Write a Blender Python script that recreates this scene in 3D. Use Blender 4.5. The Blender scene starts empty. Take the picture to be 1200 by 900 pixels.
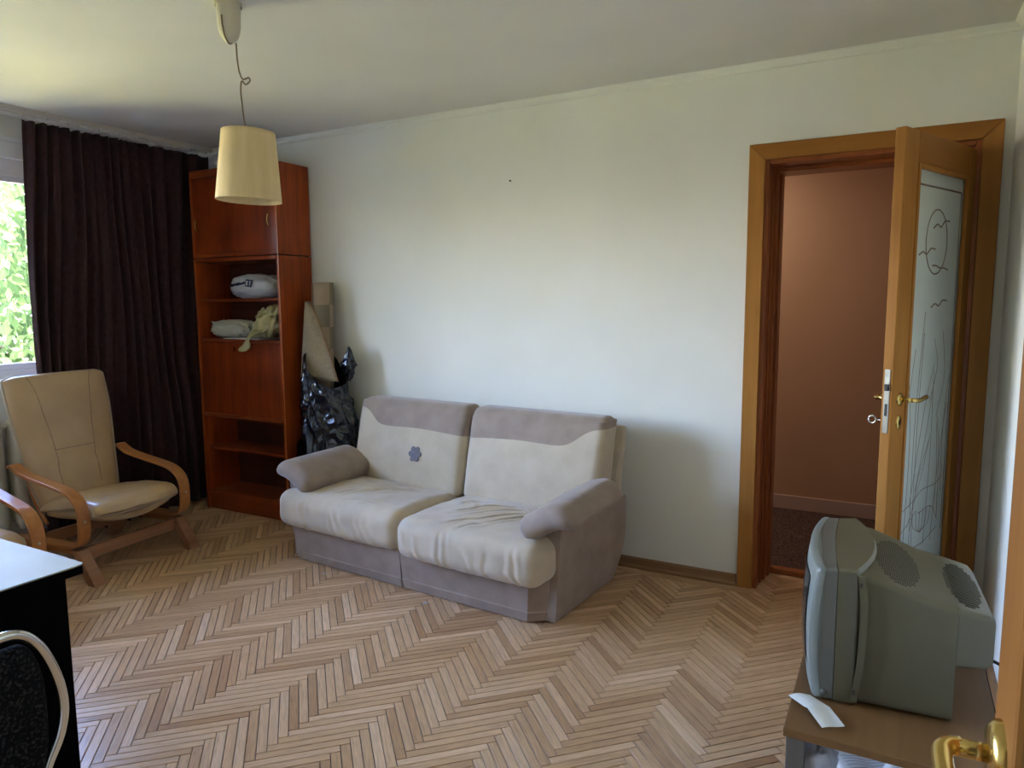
import bpy, bmesh, math, random
from mathutils import Vector, Matrix, Euler, noise
random.seed(7)
PI = math.pi
S = bpy.context.scene
COL = S.collection

# ------------------------------------------------------------------ camera
YAW, PITCH, ROLL, FPX = 0.4978, 0.1144, -0.0067, 833.4
CAM = Vector((0, 0, 1.43))
fw = Vector((-math.sin(YAW)*math.cos(PITCH), math.cos(YAW)*math.cos(PITCH), -math.sin(PITCH)))
rt0 = Vector((math.cos(YAW), math.sin(YAW), 0)); up0 = rt0.cross(fw)
rt = rt0*math.cos(ROLL) + up0*math.sin(ROLL)
up = -rt0*math.sin(ROLL) + up0*math.cos(ROLL)
cd = bpy.data.cameras.new('camera'); cam = bpy.data.objects.new('camera', cd); COL.objects.link(cam)
m = Matrix.Identity(4)
for i in range(3):
    m[i][0] = rt[i]; m[i][1] = up[i]; m[i][2] = -fw[i]; m[i][3] = CAM[i]
cam.matrix_world = m
cd.sensor_width = 36; cd.lens = 36*FPX/1200; cd.clip_start = .05; cd.clip_end = 300
S.camera = cam

# ------------------------------------------------------------------ world, sun, window portal, exposure
w = bpy.data.worlds.new('world'); S.world = w; w.use_nodes = True
wn = w.node_tree; wn.nodes.clear()
wo = wn.nodes.new('ShaderNodeOutputWorld'); bg = wn.nodes.new('ShaderNodeBackground')
sky = wn.nodes.new('ShaderNodeTexSky'); sky.sky_type = 'NISHITA'; sky.sun_disc = False
sky.sun_elevation = math.radians(48); sky.sun_rotation = math.radians(100)
sky.air_density = 1.2; sky.dust_density = 1.6; sky.ozone_density = 1.0
bg.inputs[1].default_value = 1.18
wb = wn.nodes.new('ShaderNodeMix'); wb.data_type = 'RGBA'; wb.blend_type = 'MULTIPLY'; wb.inputs[0].default_value = 1
wb.inputs[7].default_value = (.97, .91, 1.15, 1)
wn.links.new(sky.outputs[0], wb.inputs[6]); wn.links.new(wb.outputs[2], bg.inputs[0]); wn.links.new(bg.outputs[0], wo.inputs[0])
sd = bpy.data.lights.new('sun', 'SUN'); sd.energy = 9.0; sd.angle = math.radians(1.5); sd.color = (1, .95, .86)
sun = bpy.data.objects.new('sun', sd); COL.objects.link(sun)
sun.rotation_euler = Vector((-.75, .35, -1.0)).to_track_quat('-Z', 'Y').to_euler()   # shines from behind the house onto the trees
pd = bpy.data.lights.new('window_portal', 'AREA'); pd.shape = 'RECTANGLE'; pd.size = 3.2; pd.size_y = 1.3
pd.cycles.is_portal = True
po = bpy.data.objects.new('window_portal', pd); COL.objects.link(po)
po.location = (-4.73, 1.45, 1.62); po.rotation_euler = Vector((1, 0, 0)).to_track_quat('-Z', 'Y').to_euler()
S.view_settings.view_transform = 'Standard'; S.view_settings.look = 'None'
S.view_settings.gamma = 1; S.view_settings.use_curve_mapping = False
S.view_settings.exposure = 3.22

# ------------------------------------------------------------------ node helpers / materials
def newmat(name):
    mt = bpy.data.materials.new(name); mt.use_nodes = True
    nt = mt.node_tree; b = nt.nodes['Principled BSDF']
    return mt, nt, b
def N(nt, t, **k):
    n = nt.nodes.new(t)
    for a, v in k.items(): setattr(n, a, v)
    return n
def ramp(nt, fac, stops):
    r = N(nt, 'ShaderNodeValToRGB')
    e = r.color_ramp.elements
    while len(e) < len(stops): e.new(.5)
    for i, (p, c) in enumerate(stops):
        e[i].position = p; e[i].color = (*c, 1)
    nt.links.new(fac, r.inputs[0]); return r
def bump(nt, b, h, strength, dist=.01):
    bm_ = N(nt, 'ShaderNodeBump'); bm_.inputs['Strength'].default_value = strength
    bm_.inputs['Distance'].default_value = dist
    nt.links.new(h, bm_.inputs['Height']); nt.links.new(bm_.outputs[0], b.inputs['Normal'])
def noisy(name, c1, c2, scale=8, rough=.6, bstr=.1, bscale=None, bdist=.004, metal=0, vec=(1,1,1), spec=.5, detail=4, lo=.3, hi=.7, sheen=0):
    mt, nt, b = newmat(name)
    tc = N(nt, 'ShaderNodeTexCoord'); mp = N(nt, 'ShaderNodeMapping'); mp.inputs['Scale'].default_value = vec
    nt.links.new(tc.outputs['Object'], mp.inputs[0])
    n1 = N(nt, 'ShaderNodeTexNoise'); n1.inputs['Scale'].default_value = scale; n1.inputs['Detail'].default_value = detail
    nt.links.new(mp.outputs[0], n1.inputs['Vector'])
    r = ramp(nt, n1.outputs['Fac'], [(lo, c1), (hi, c2)])
    nt.links.new(r.outputs[0], b.inputs['Base Color'])
    b.inputs['Roughness'].default_value = rough; b.inputs['Metallic'].default_value = metal
    b.inputs['Specular IOR Level'].default_value = spec
    if sheen:
        b.inputs['Sheen Weight'].default_value = sheen; b.inputs['Sheen Roughness'].default_value = .4
    if bstr:
        n2 = N(nt, 'ShaderNodeTexNoise'); n2.inputs['Scale'].default_value = bscale or scale*4; n2.inputs['Detail'].default_value = 5
        nt.links.new(mp.outputs[0], n2.inputs['Vector'])
        bump(nt, b, n2.outputs['Fac'], bstr, bdist)
    return mt
def wood(name, c1, c2, axis='z', scale=5, rough=.35, coat=0.0, spec=.25):
    v = {'x': (.06, 1, 1), 'y': (1, .06, 1), 'z': (1, 1, .06)}[axis]
    mt, nt, b = newmat(name)
    tc = N(nt, 'ShaderNodeTexCoord'); mp = N(nt, 'ShaderNodeMapping'); mp.inputs['Scale'].default_value = v
    nt.links.new(tc.outputs['Object'], mp.inputs[0])
    n1 = N(nt, 'ShaderNodeTexNoise'); n1.inputs['Scale'].default_value = scale*6; n1.inputs['Detail'].default_value = 6; n1.inputs['Distortion'].default_value = .6
    n2 = N(nt, 'ShaderNodeTexNoise'); n2.inputs['Scale'].default_value = scale; n2.inputs['Detail'].default_value = 2
    nt.links.new(mp.outputs[0], n1.inputs['Vector']); nt.links.new(tc.outputs['Object'], n2.inputs['Vector'])
    ad = N(nt, 'ShaderNodeMath', operation='MULTIPLY_ADD'); ad.inputs[1].default_value = .6
    nt.links.new(n1.outputs['Fac'], ad.inputs[0])
    mu = N(nt, 'ShaderNodeMath', operation='MULTIPLY'); mu.inputs[1].default_value = .4
    nt.links.new(n2.outputs['Fac'], mu.inputs[0]); nt.links.new(mu.outputs[0], ad.inputs[2])
    r = ramp(nt, ad.outputs[0], [(.32, c1), (.68, c2)])
    nt.links.new(r.outputs[0], b.inputs['Base Color'])
    b.inputs['Roughness'].default_value = rough; b.inputs['Coat Weight'].default_value = coat*.35
    b.inputs['Coat Roughness'].default_value = .15; b.inputs['Specular IOR Level'].default_value = spec
    bump(nt, b, n1.outputs['Fac'], .06, .002)
    return mt
def flat(name, c, rough=.5, metal=0, **k):
    mt, nt, b = newmat(name)
    b.inputs['Base Color'].default_value = (*c, 1); b.inputs['Roughness'].default_value = rough; b.inputs['Metallic'].default_value = metal
    for a, v in k.items(): b.inputs[a.replace('_', ' ')].default_value = v
    return mt

M = {}
M['wall'] = noisy('wall_paint', (.79, .77, .675), (.84, .82, .735), 2.2, .85, .25, 140, .0015, spec=.2)
M['ceil'] = noisy('ceiling_paint', (.73, .70, .64), (.78, .75, .69), 1.6, .9, .15, 60, .002, spec=.2)
M['hall'] = noisy('hall_paint', (.46, .265, .145), (.50, .29, .165), 2, .85, .3, 120, .002, spec=.2)
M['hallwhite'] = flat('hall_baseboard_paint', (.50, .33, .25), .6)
M['carpet'] = noisy('hall_carpet', (.035, .018, .012), (.20, .12, .09), 160, .95, .6, 300, .006, spec=.1, lo=.42, hi=.66)
M['cherry'] = wood('cherry_veneer', (.20, .030, .0055), (.43, .078, .012), 'z', 5, .32, .25)
M['cherry_door'] = wood('cherry_door_veneer', (.13, .019, .005), (.29, .046, .009), 'z', 5, .32, .25)
M['cherry_x'] = wood('cherry_veneer_across', (.15, .025, .006), (.28, .055, .013), 'x', 5, .32, .2)
M['cherry_shade'] = wood('cherry_inside_shade', (.06, .015, .008), (.11, .028, .012), 'x', 5, .5)  # cherry darkened further so the back board carries the recess shade
M['doorwood'] = wood('oak_door_veneer', (.31, .132, .026), (.44, .195, .046), 'z', 4, .45, .1, .12)
M['doorwood_x'] = wood('oak_door_veneer_across', (.28, .115, .022), (.40, .17, .038), 'x', 4, .45, .1, .12)
M['neardoor'] = wood('near_door_veneer', (.20, .080, .018), (.30, .130, .032), 'z', 4, .45, .1, .12)
M['doorred'] = wood('stained_jamb', (.22, .058, .014), (.34, .10, .024), 'z', 4, .35, .3)
M['beech'] = wood('bent_beech', (.36, .13, .038), (.52, .22, .072), 'x', 4, .3, .4)
M['beech_y'] = wood('beech_rail', (.27, .12, .055), (.42, .21, .11), 'y', 4, .4, .2)
M['tabletop'] = wood('beech_laminate', (.17, .085, .030), (.22, .11, .042), 'y', 5, .38, .1)
M['base'] = wood('baseboard_wood', (.22, .12, .055), (.34, .19, .09), 'x', 5, .4)
M['curtain'] = noisy('plum_curtain', (.033, .0145, .0145), (.050, .024, .024), 30, .85, .3, 400, .001, spec=.15, sheen=.12)
M['sofa_beige'] = noisy('beige_velour', (.52, .42, .295), (.60, .50, .365), 9, .9, .15, 260, .0015, spec=.15, sheen=.35)
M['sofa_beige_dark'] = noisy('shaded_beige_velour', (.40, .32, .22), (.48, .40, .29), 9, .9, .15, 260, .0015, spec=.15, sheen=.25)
M['sofa_brown'] = noisy('taupe_velour', (.29, .215, .165), (.36, .275, .215), 11, .9, .15, 260, .0015, spec=.15, sheen=.35)
M['flower'] = noisy('grey_flower_fabric', (.15, .135, .14), (.21, .19, .195), 90, .9, .2, 200, .001)
M['leather'] = noisy('beige_leather', (.48, .32, .17), (.56, .385, .215), 6, .30, .2, 220, .001, spec=.6)
M['stitch'] = flat('leather_stitch', (.26, .19, .12), .6)
M['piping'] = flat('leather_piping', (.46, .37, .26), .4)
M['shade'] = noisy('cream_lampshade', (.72, .54, .27), (.80, .62, .34), 30, .8, .25, 60, .002, vec=(1, 1, .15), spec=.2)
M['cream'] = flat('cream_plastic', (.62, .56, .40), .35)
M['cord'] = flat('cord_brown', (.22, .16, .08), .6)
M['whiteframe'] = flat('white_window_paint', (.78, .78, .78), .35)
M['radiator'] = flat('radiator_enamel', (.66, .62, .52), .35)
M['rail'] = flat('curtain_rail', (.62, .56, .47), .4)
M['tv_green'] = noisy('grey_green_tv_plastic', (.100, .085, .044), (.120, .104, .058), 3, .45, .25, 700, .0006)
M['tv_grey'] = noisy('grey_tv_bezel', (.12, .115, .092), (.14, .135, .108), 3, .4, .2, 700, .0005)
M['tv_rim'] = flat('silver_tv_rim', (.19, .20, .17), .45)
M['tv_dark'] = flat('tv_vent_dark', (.035, .034, .026), .7)
M['screen'] = flat('tv_screen_glass', (.03, .035, .035), .08)
M['black'] = flat('black_plastic', (.012, .012, .012), .4)
M['desk_black'] = noisy('black_desk_board', (.0012, .0012, .0012), (.002, .002, .002), 20, .7, .1, 200, .0006, spec=.03)
M['desk_white'] = noisy('white_desk_laminate', (.34, .31, .22), (.40, .37, .27), 4, .55, .05, 100, .0005, spec=.2)
M['metal_leg'] = flat('grey_metal_leg', (.16, .15, .13), .4, .3)
M['paper'] = noisy('white_paper', (.70, .69, .64), (.78, .77, .72), 12, .8, .1, 40, .001)
M['brass'] = noisy('polished_brass', (.62, .42, .12), (.78, .56, .20), 20, .22, .1, 60, .0005, metal=1)
M['steel'] = noisy('worn_steel', (.45, .43, .36), (.62, .58, .48), 40, .3, .1, 80, .0005, metal=1)
M['chrome'] = flat('chrome_tube', (.80, .82, .78), .18, 1)
M['blackfabric'] = noisy('black_speckled_fabric', (.006, .006, .006), (.045, .043, .040), 130, .95, .4, 260, .002, lo=.5, hi=.75, spec=.1)
M['blue'] = flat('blue_plastic', (.02, .04, .30), .3)
M['bark'] = noisy('bark', (.10, .075, .05), (.2, .16, .12), 8, .9, .5, 20, .01)
M['blacktip'] = flat('lock_black', (.02, .02, .02), .5)

# parquet: colour differs from block to block
mt, nt, b = newmat('parquet_oak'); M['parquet'] = mt
uv = N(nt, 'ShaderNodeUVMap'); uv.uv_map = 'UVMap'
oi = N(nt, 'ShaderNodeObjectInfo'); ge = N(nt, 'ShaderNodeNewGeometry')
ad = N(nt, 'ShaderNodeMath', operation='ADD'); nt.links.new(oi.outputs['Random'], ad.inputs[0]); nt.links.new(ge.outputs['Random Per Island'], ad.inputs[1])
fr = N(nt, 'ShaderNodeMath', operation='FRACT'); nt.links.new(ad.outputs[0], fr.inputs[0])
off = N(nt, 'ShaderNodeMath', operation='MULTIPLY'); off.inputs[1].default_value = 43; nt.links.new(fr.outputs[0], off.inputs[0])
cx = N(nt, 'ShaderNodeCombineXYZ'); nt.links.new(off.outputs[0], cx.inputs[2])
va = N(nt, 'ShaderNodeVectorMath', operation='ADD'); nt.links.new(uv.outputs[0], va.inputs[0]); nt.links.new(cx.outputs[0], va.inputs[1])
mp = N(nt, 'ShaderNodeMapping'); mp.inputs['Scale'].default_value = (2.2, 26, 1); nt.links.new(va.outputs[0], mp.inputs[0])
gn = N(nt, 'ShaderNodeTexNoise'); gn.inputs['Scale'].default_value = 6; gn.inputs['Detail'].default_value = 6; gn.inputs['Distortion'].default_value = .4
nt.links.new(mp.outputs[0], gn.inputs['Vector'])
base = ramp(nt, fr.outputs[0], [(0, (.46, .25, .115)), (.2, (.58, .345, .175)), (.55, (.65, .405, .215)), (.85, (.70, .45, .25)), (1, (.80, .55, .34))])
grain = ramp(nt, gn.outputs['Fac'], [(.3, (.78, .76, .74)), (.65, (1.05, 1.05, 1.05))])
mx = N(nt, 'ShaderNodeMix', data_type='RGBA', blend_type='MULTIPLY'); mx.inputs[0].default_value = 1
nt.links.new(base.outputs[0], mx.inputs[6]); nt.links.new(grain.outputs[0], mx.inputs[7])
nt.links.new(mx.outputs[2], b.inputs['Base Color'])
rr = N(nt, 'ShaderNodeMapRange'); rr.inputs[3].default_value = .22; rr.inputs[4].default_value = .40
nt.links.new(gn.outputs['Fac'], rr.inputs[0]); nt.links.new(rr.outputs[0], b.inputs['Roughness'])
bump(nt, b, gn.outputs['Fac'], .08, .001)
M['joint'] = flat('parquet_joint', (.012, .006, .003), .9)

# glass
mt, nt, b = newmat('window_glass'); M['glass'] = mt
b.inputs['Base Color'].default_value = (.95, .98, .97, 1); b.inputs['Roughness'].default_value = 0
gl = N(nt, 'ShaderNodeBsdfGlossy'); gl.inputs['Roughness'].default_value = .02
tr = N(nt, 'ShaderNodeBsdfTransparent'); tr.inputs[0].default_value = (.96, .98, .97, 1)
ms = N(nt, 'ShaderNodeMixShader'); fz = N(nt, 'ShaderNodeFresnel'); fz.inputs[0].default_value = 1.3
nt.links.new(fz.outputs[0], ms.inputs[0]); nt.links.new(tr.outputs[0], ms.inputs[1]); nt.links.new(gl.outputs[0], ms.inputs[2])
nt.links.new(ms.outputs[0], nt.nodes['Material Output'].inputs[0])
M['frosted'] = noisy('frosted_glass', (.60, .66, .62), (.66, .72, .67), 3, .38, .1, 300, .0004, spec=.5)
M['etch'] = flat('etched_line_clear', (.24, .175, .13), .35)
# thin plastic film
def film(name, c, alpha, rough=.25):
    mt, nt, b = newmat(name)
    b.inputs['Base Color'].default_value = (*c, 1); b.inputs['Roughness'].default_value = rough
    b.inputs['Alpha'].default_value = alpha
    tc = N(nt, 'ShaderNodeTexCoord'); n2 = N(nt, 'ShaderNodeTexNoise'); n2.inputs['Scale'].default_value = 22; n2.inputs['Detail'].default_value = 5; n2.inputs['Distortion'].default_value = 1.2
    nt.links.new(tc.outputs['Object'], n2.inputs['Vector']); bump(nt, b, n2.outputs['Fac'], .35, .012)
    return mt
M['bag_white'] = film('white_plastic_film', (.50, .49, .50), 1, .3)
M['bag_cloth'] = film('white_crumpled_film', (.50, .48, .40), 1, .55)
M['bag_yellow'] = film('yellowish_clear_film', (.42, .38, .20), 1, .22)
M['bag_black'] = film('black_bin_liner', (.003, .005, .012), 1, .13)
M['bag_black'].node_tree.nodes['Principled BSDF'].inputs['Coat Weight'].default_value = .6
M['bag_black'].node_tree.nodes['Principled BSDF'].inputs['Coat Roughness'].default_value = .06
# rug: woven beige / olive squares
mt, nt, b = newmat('checked_rug'); M['rug'] = mt
tc = N(nt, 'ShaderNodeTexCoord'); mp = N(nt, 'ShaderNodeMapping'); mp.inputs['Scale'].default_value = (1, 1, 1)
nt.links.new(tc.outputs['UV'], mp.inputs[0])
ck = N(nt, 'ShaderNodeTexChecker'); ck.inputs['Scale'].default_value = 1; ck.inputs[1].default_value = (.20, .16, .095, 1); ck.inputs[2].default_value = (.33, .24, .15, 1)
nt.links.new(mp.outputs[0], ck.inputs[0]); nt.links.new(ck.outputs[0], b.inputs['Base Color']); b.inputs['Roughness'].default_value = .95
n2 = N(nt, 'ShaderNodeTexNoise'); n2.inputs['Scale'].default_value = 200; nt.links.new(tc.outputs['Object'], n2.inputs['Vector']); bump(nt, b, n2.outputs['Fac'], .5, .003)
M['rug_back'] = noisy('rug_backing', (.25, .195, .12), (.33, .26, .165), 60, .95, .4, 200, .002)
# leaves (thin, let light through)
def leafmat(name, c1, c2):
    mt, nt, b = newmat(name)
    g = N(nt, 'ShaderNodeNewGeometry'); r = ramp(nt, g.outputs['Random Per Island'], [(0, c1), (1, c2)])
    df = N(nt, 'ShaderNodeBsdfDiffuse'); tl = N(nt, 'ShaderNodeBsdfTranslucent'); ms = N(nt, 'ShaderNodeMixShader'); ms.inputs[0].default_value = .5
    nt.links.new(r.outputs[0], df.inputs[0]); nt.links.new(r.outputs[0], tl.inputs[0])
    nt.links.new(df.outputs[0], ms.inputs[1]); nt.links.new(tl.outputs[0], ms.inputs[2]); nt.links.new(ms.outputs[0], nt.nodes['Material Output'].inputs[0])
    return mt
M['leaf'] = leafmat('leaves', (.03, .055, .018), (.09, .125, .045))
M['lawn'] = noisy('lawn', (.26, .235, .07), (.37, .335, .11), .6, .95, .2, 6, .05)

# ------------------------------------------------------------------ mesh helpers
class MB:
    def __init__(s): s.v = []; s.f = []; s.uv = []; s.mi = []
    def add(s, vs, fs, uvs=None, mi=0):
        o = len(s.v); s.v += [tuple(p) for p in vs]
        for i, f in enumerate(fs):
            s.f.append(tuple(o+a for a in f)); s.mi.append(mi)
            s.uv.append(uvs[i] if uvs else None)
        return s
    def box(s, x0, x1, y0, y1, z0, z1, R=None, c=None, mi=0):
        vs = [Vector((x, y, z)) for z in (z0, z1) for y in (y0, y1) for x in (x0, x1)]
        if R is not None:
            c = Vector(c) if c is not None else Vector(((x0+x1)/2, (y0+y1)/2, (z0+z1)/2))
            vs = [c + R @ (p-c) for p in vs]
        return s.add(vs, [(0,2,3,1),(4,5,7,6),(0,1,5,4),(1,3,7,5),(3,2,6,7),(2,0,4,6)], mi=mi)
    def prism(s, poly, a0, a1, axis='y', mi=0):
        n = len(poly); vs = []
        for a in (a0, a1):
            for p in poly:
                vs.append({'y': (p[0], a, p[1]), 'x': (a, p[0], p[1]), 'z': (p[0], p[1], a)}[axis])
        fs = [tuple(range(n))[::-1], tuple(range(n, 2*n))] + [(i, (i+1) % n, n+(i+1) % n, n+i) for i in range(n)]
        return s.add(vs, fs, mi=mi)
    def sweep(s, path, prof, closed=False, upv=(0, 0, 1), scales=None, cap=True, mi=0):
        path = [Vector(p) for p in path]; n = len(path); k = len(prof); vs = []
        pu = Vector(upv)
        for i, p in enumerate(path):
            a = path[(i-1) % n] if (closed or i > 0) else p
            c = path[(i+1) % n] if (closed or i < n-1) else p
            t = (c-a).normalized()
            sx = t.cross(pu)
            if sx.length < 1e-3: sx = t.cross(Vector((1, 0, 0)))
            sx.normalize(); sy = sx.cross(t).normalized()
            sc = scales[i] if scales else 1
            for q in prof: vs.append(p + sx*q[0]*sc + sy*q[1]*sc)
        fs = []
        for i in range(n if closed else n-1):
            j = (i+1) % n
            for a in range(k):
                c = (a+1) % k
                fs.append((i*k+a, i*k+c, j*k+c, j*k+a))
        if cap and not closed: fs += [tuple(range(k))[::-1], tuple((n-1)*k+a for a in range(k))]
        return s.add(vs, fs, mi=mi)
    def tube(s, path, r, n=10, closed=False, scales=None, upv=(.13, .27, .95), mi=0):
        return s.sweep(path, [(r*math.cos(2*PI*i/n), r*math.sin(2*PI*i/n)) for i in range(n)], closed, upv, scales, mi=mi)
    def lathe(s, prof, n=32, c=(0, 0, 0), capb=False, capt=False, mi=0):
        k = len(prof); vs = []; fs = []
        for r, z in prof:
            for i in range(n): vs.append((c[0]+r*math.cos(2*PI*i/n), c[1]+r*math.sin(2*PI*i/n), c[2]+z))
        for j in range(k-1):
            for i in range(n): fs.append((j*n+i, j*n+(i+1) % n, (j+1)*n+(i+1) % n, (j+1)*n+i))
        if capb: fs.append(tuple(range(n))[::-1])
        if capt: fs.append(tuple((k-1)*n+i for i in range(n)))
        return s.add(vs, fs, mi=mi)
    def grid(s, fn, nu, nv, closed_u=False, uvf=None, mi=0, flip=False):
        o = []; fs = []; uvs = []
        for j in range(nv+1):
            for i in range(nu if closed_u else nu+1): o.append(fn(i/nu, j/nv))
        w_ = nu if closed_u else nu+1
        for j in range(nv):
            for i in range(nu):
                i2 = (i+1) % w_
                q = (j*w_+i, j*w_+i2, (j+1)*w_+i2, (j+1)*w_+i)
                u_ = [(i/nu, j/nv), ((i+1)/nu, j/nv), ((i+1)/nu, (j+1)/nv), (i/nu, (j+1)/nv)]
                if flip: q = q[::-1]; u_ = u_[::-1]
                fs.append(q); uvs.append([uvf(*a) for a in u_] if uvf else u_)
        return s.add(o, fs, uvs, mi=mi)
    def soft(s, size, r, n, deform=None, mi=0, mifn=None):
        """rounded block centred on the origin, n = segments per axis"""
        hx, hy, hz = [a/2 for a in size]; h = (hx, hy, hz); key = {}; vs = []; fs = []; ms_ = []
        def pt(p):
            k_ = tuple(round(a, 5) for a in p)
            if k_ not in key:
                inner = Vector([max(-(h[i]-r), min(h[i]-r, p[i])) for i in range(3)])
                d = Vector(p)-inner
                q = inner + d.normalized()*r if d.length > 1e-9 else Vector(p)
                if deform: q = deform(q)
                key[k_] = len(vs); vs.append(q)
            return key[k_]
        def co(t, hh):            # denser near the rounded rims
            return -hh + 2*hh*t
        for ax in range(3):
            a1, a2 = [(1, 2), (2, 0), (0, 1)][ax]
            for sg in (-1, 1):
                for i in range(n[a1]):
                    for j in range(n[a2]):
                        q = []
                        for (di, dj) in ((0, 0), (1, 0), (1, 1), (0, 1)):
                            p = [0, 0, 0]; p[ax] = sg*h[ax]; p[a1] = co((i+di)/n[a1], h[a1]); p[a2] = co((j+dj)/n[a2], h[a2]); q.append(pt(p))
                        fs.append(tuple(q) if sg > 0 else tuple(q[::-1]))
                        cen = [0, 0, 0]; cen[ax] = sg*h[ax]; cen[a1] = co((i+.5)/n[a1], h[a1]); cen[a2] = co((j+.5)/n[a2], h[a2]); ms_.append(mifn(cen) if mifn else mi)
        s.add(vs, fs); s.mi[-len(fs):] = ms_
        return s
    def xf(s, fn): s.v = [tuple(fn(Vector(p))) for p in s.v]; return s
    def mesh(s, name, mats, smooth=False):
        me = bpy.data.meshes.new(name); me.from_pydata(s.v, [], s.f)
        for mt in mats: me.materials.append(mt)
        if any(u for u in s.uv):
            l = me.uv_layers.new(name='UVMap'); i = 0
            for f, u in zip(s.f, s.uv):
                for k in range(len(f)):
                    if u: l.data[i].uv = u[k]
                    i += 1
        me.polygons.foreach_set('material_index', s.mi)
        if smooth: me.polygons.foreach_set('use_smooth', [True]*len(me.polygons))
        me.update(); return me

def link(name, me, parent=None, loc=None, rz=0, bev=0, auto=None):
    o = bpy.data.objects.new(name, me); COL.objects.link(o)
    if parent is not None: o.parent = parent
    if loc is not None: o.location = loc
    if rz: o.rotation_euler[2] = rz
    if bev:
        md = o.modifiers.new('bevel', 'BEVEL'); md.width = bev; md.segments = 2; md.limit_method = 'ANGLE'; md.angle_limit = .6
    return o
def part(name, mb, mat, parent=None, smooth=False, bev=0, label=None, loc=None, auto=None):
    mats = mat if isinstance(mat, (list, tuple)) else [mat]
    me = mb.mesh(name, mats, smooth)
    o = link(name, me, parent, loc, 0, bev)
    if auto and smooth:
        bm_ = bmesh.new(); bm_.from_mesh(me)
        for e in bm_.edges:
            if len(e.link_faces) == 2 and e.calc_face_angle(0) > auto: e.smooth = False
        bm_.to_mesh(me); bm_.free()
    if label: o['label'] = label
    return o
def fixn(o):
    bm_ = bmesh.new(); bm_.from_mesh(o.data); bmesh.ops.recalc_face_normals(bm_, faces=bm_.faces); bm_.to_mesh(o.data); bm_.free(); return o
def tag(o, label, cat, group=None):
    o['label'] = label; o['category'] = cat
    if group: o['group'] = group
    return o
def thing(name, label, cat, loc, rz=0, group=None):
    o = bpy.data.objects.new(name, None); COL.objects.link(o); o.location = loc; o.rotation_euler[2] = rz
    o.empty_display_size = .1
    return tag(o, label, cat, group)
def struct(name, mb, mat, label=None, bev=0, smooth=False):
    o = part(name, mb, mat, None, smooth, bev); o['kind'] = 'structure'
    if label: o['label'] = label
    return o
def bez(pts, n=8):
    """Catmull-Rom through the points"""
    P = [Vector(p) for p in pts]; P = [2*P[0]-P[1]] + P + [2*P[-1]-P[-2]]; out = []
    for i in range(1, len(P)-2):
        for k in range(n):
            t = k/n; a, b_, c, d = P[i-1:i+3]
            out.append(.5*((2*b_) + (c-a)*t + (2*a-5*b_+4*c-d)*t*t + (3*b_-a-3*c+d)*t**3))
    out.append(P[-2]); return out
def fbm(p, sc=1, oct=4): return noise.fractal(Vector(p)*sc, 1.0, 2.0, oct)

# ------------------------------------------------------------------ room shell
XL, XR, YB, YF, H = -4.60, .375, 3.58, -.22, 2.524
WY0, WY1, WZ0, WZ1 = -.15, 3.05, 1.0, 2.30          # window opening
struct('wall_left', MB().box(XL-.28, XL, YF, YB, 0, WZ0).box(XL-.28, XL, YF, YB, WZ1, H).box(XL-.28, XL, YF, WY0, WZ0, WZ1).box(XL-.28, XL, WY1, YB, WZ0, WZ1), M['wall'], 'white painted window wall behind the curtain')
DX0, DX1, DZ = -.600, .285, 2.095
struct('wall_back', MB().box(XL-.28, DX0, YB, YB+.26, 0, H).box(DX1, XR+.2, YB, YB+.26, 0, H).box(DX0, DX1, YB, YB+.26, DZ, H), M['wall'], 'long white plaster wall behind the sofa')
struct('wall_right', MB().box(XR, XR+.2, YF-1.2, YB, 0, H), M['wall'], 'white wall at the right behind the television')
NX0, NX1, NZ = -.64, .17, 2.06
struct('wall_front', MB().box(XL-.28, NX0, YF-.14, YF, 0, H).box(NX1, XR, YF-.14, YF, 0, H).box(NX0, NX1, YF-.14, YF, NZ, H).box(-1.2, XR, YF-1.2, YF-1.1, 0, H).box(-1.3, -1.2, YF-1.2, YF-.14, 0, H), M['wall'], 'white wall with the doorway the photo is taken from')
struct('ceiling', MB().box(XL-.28, XR+.2, YF-1.2, YB+.26, H, H+.15), M['ceil'], 'off-white painted ceiling')
# coving strips
def cove(x): return [(0, 0), (x, 0), (x, -.006), (x*.7, -.012), (x*.35, -.020), (.008, -.032), (0, -.034)]
q = MB(); q.prism([(YB-a, H+c) for a, c in cove(.028)], XL, XR, 'x'); fixn(struct('trim_1', q, M['wall'], 'slim white coving along the back wall'))
q = MB(); q.prism([(XR-a, H+c) for a, c in cove(.028)], YF, YB-.03, 'y'); fixn(struct('trim_2', q, M['wall'], 'slim white coving along the right wall'))
struct('baseboard_back', MB().prism([(YB, 0), (YB-.022, 0), (YB-.022, .012), (YB-.012, .02), (YB-.012, .05), (YB-.004, .058), (YB, .058)], XL, -.662, 'x'), M['base'], 'low brown wooden baseboard along the back wall')
struct('baseboard_right', MB().box(XR-.014, XR, YF, YB, 0, .055), M['base'], 'low brown wooden baseboard along the right wall', .003)
struct('baseboard_left', MB().box(XL, XL+.014, YF, YB-.03, 0, .055), M['base'], 'low brown wooden baseboard under the window', .003)

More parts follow.
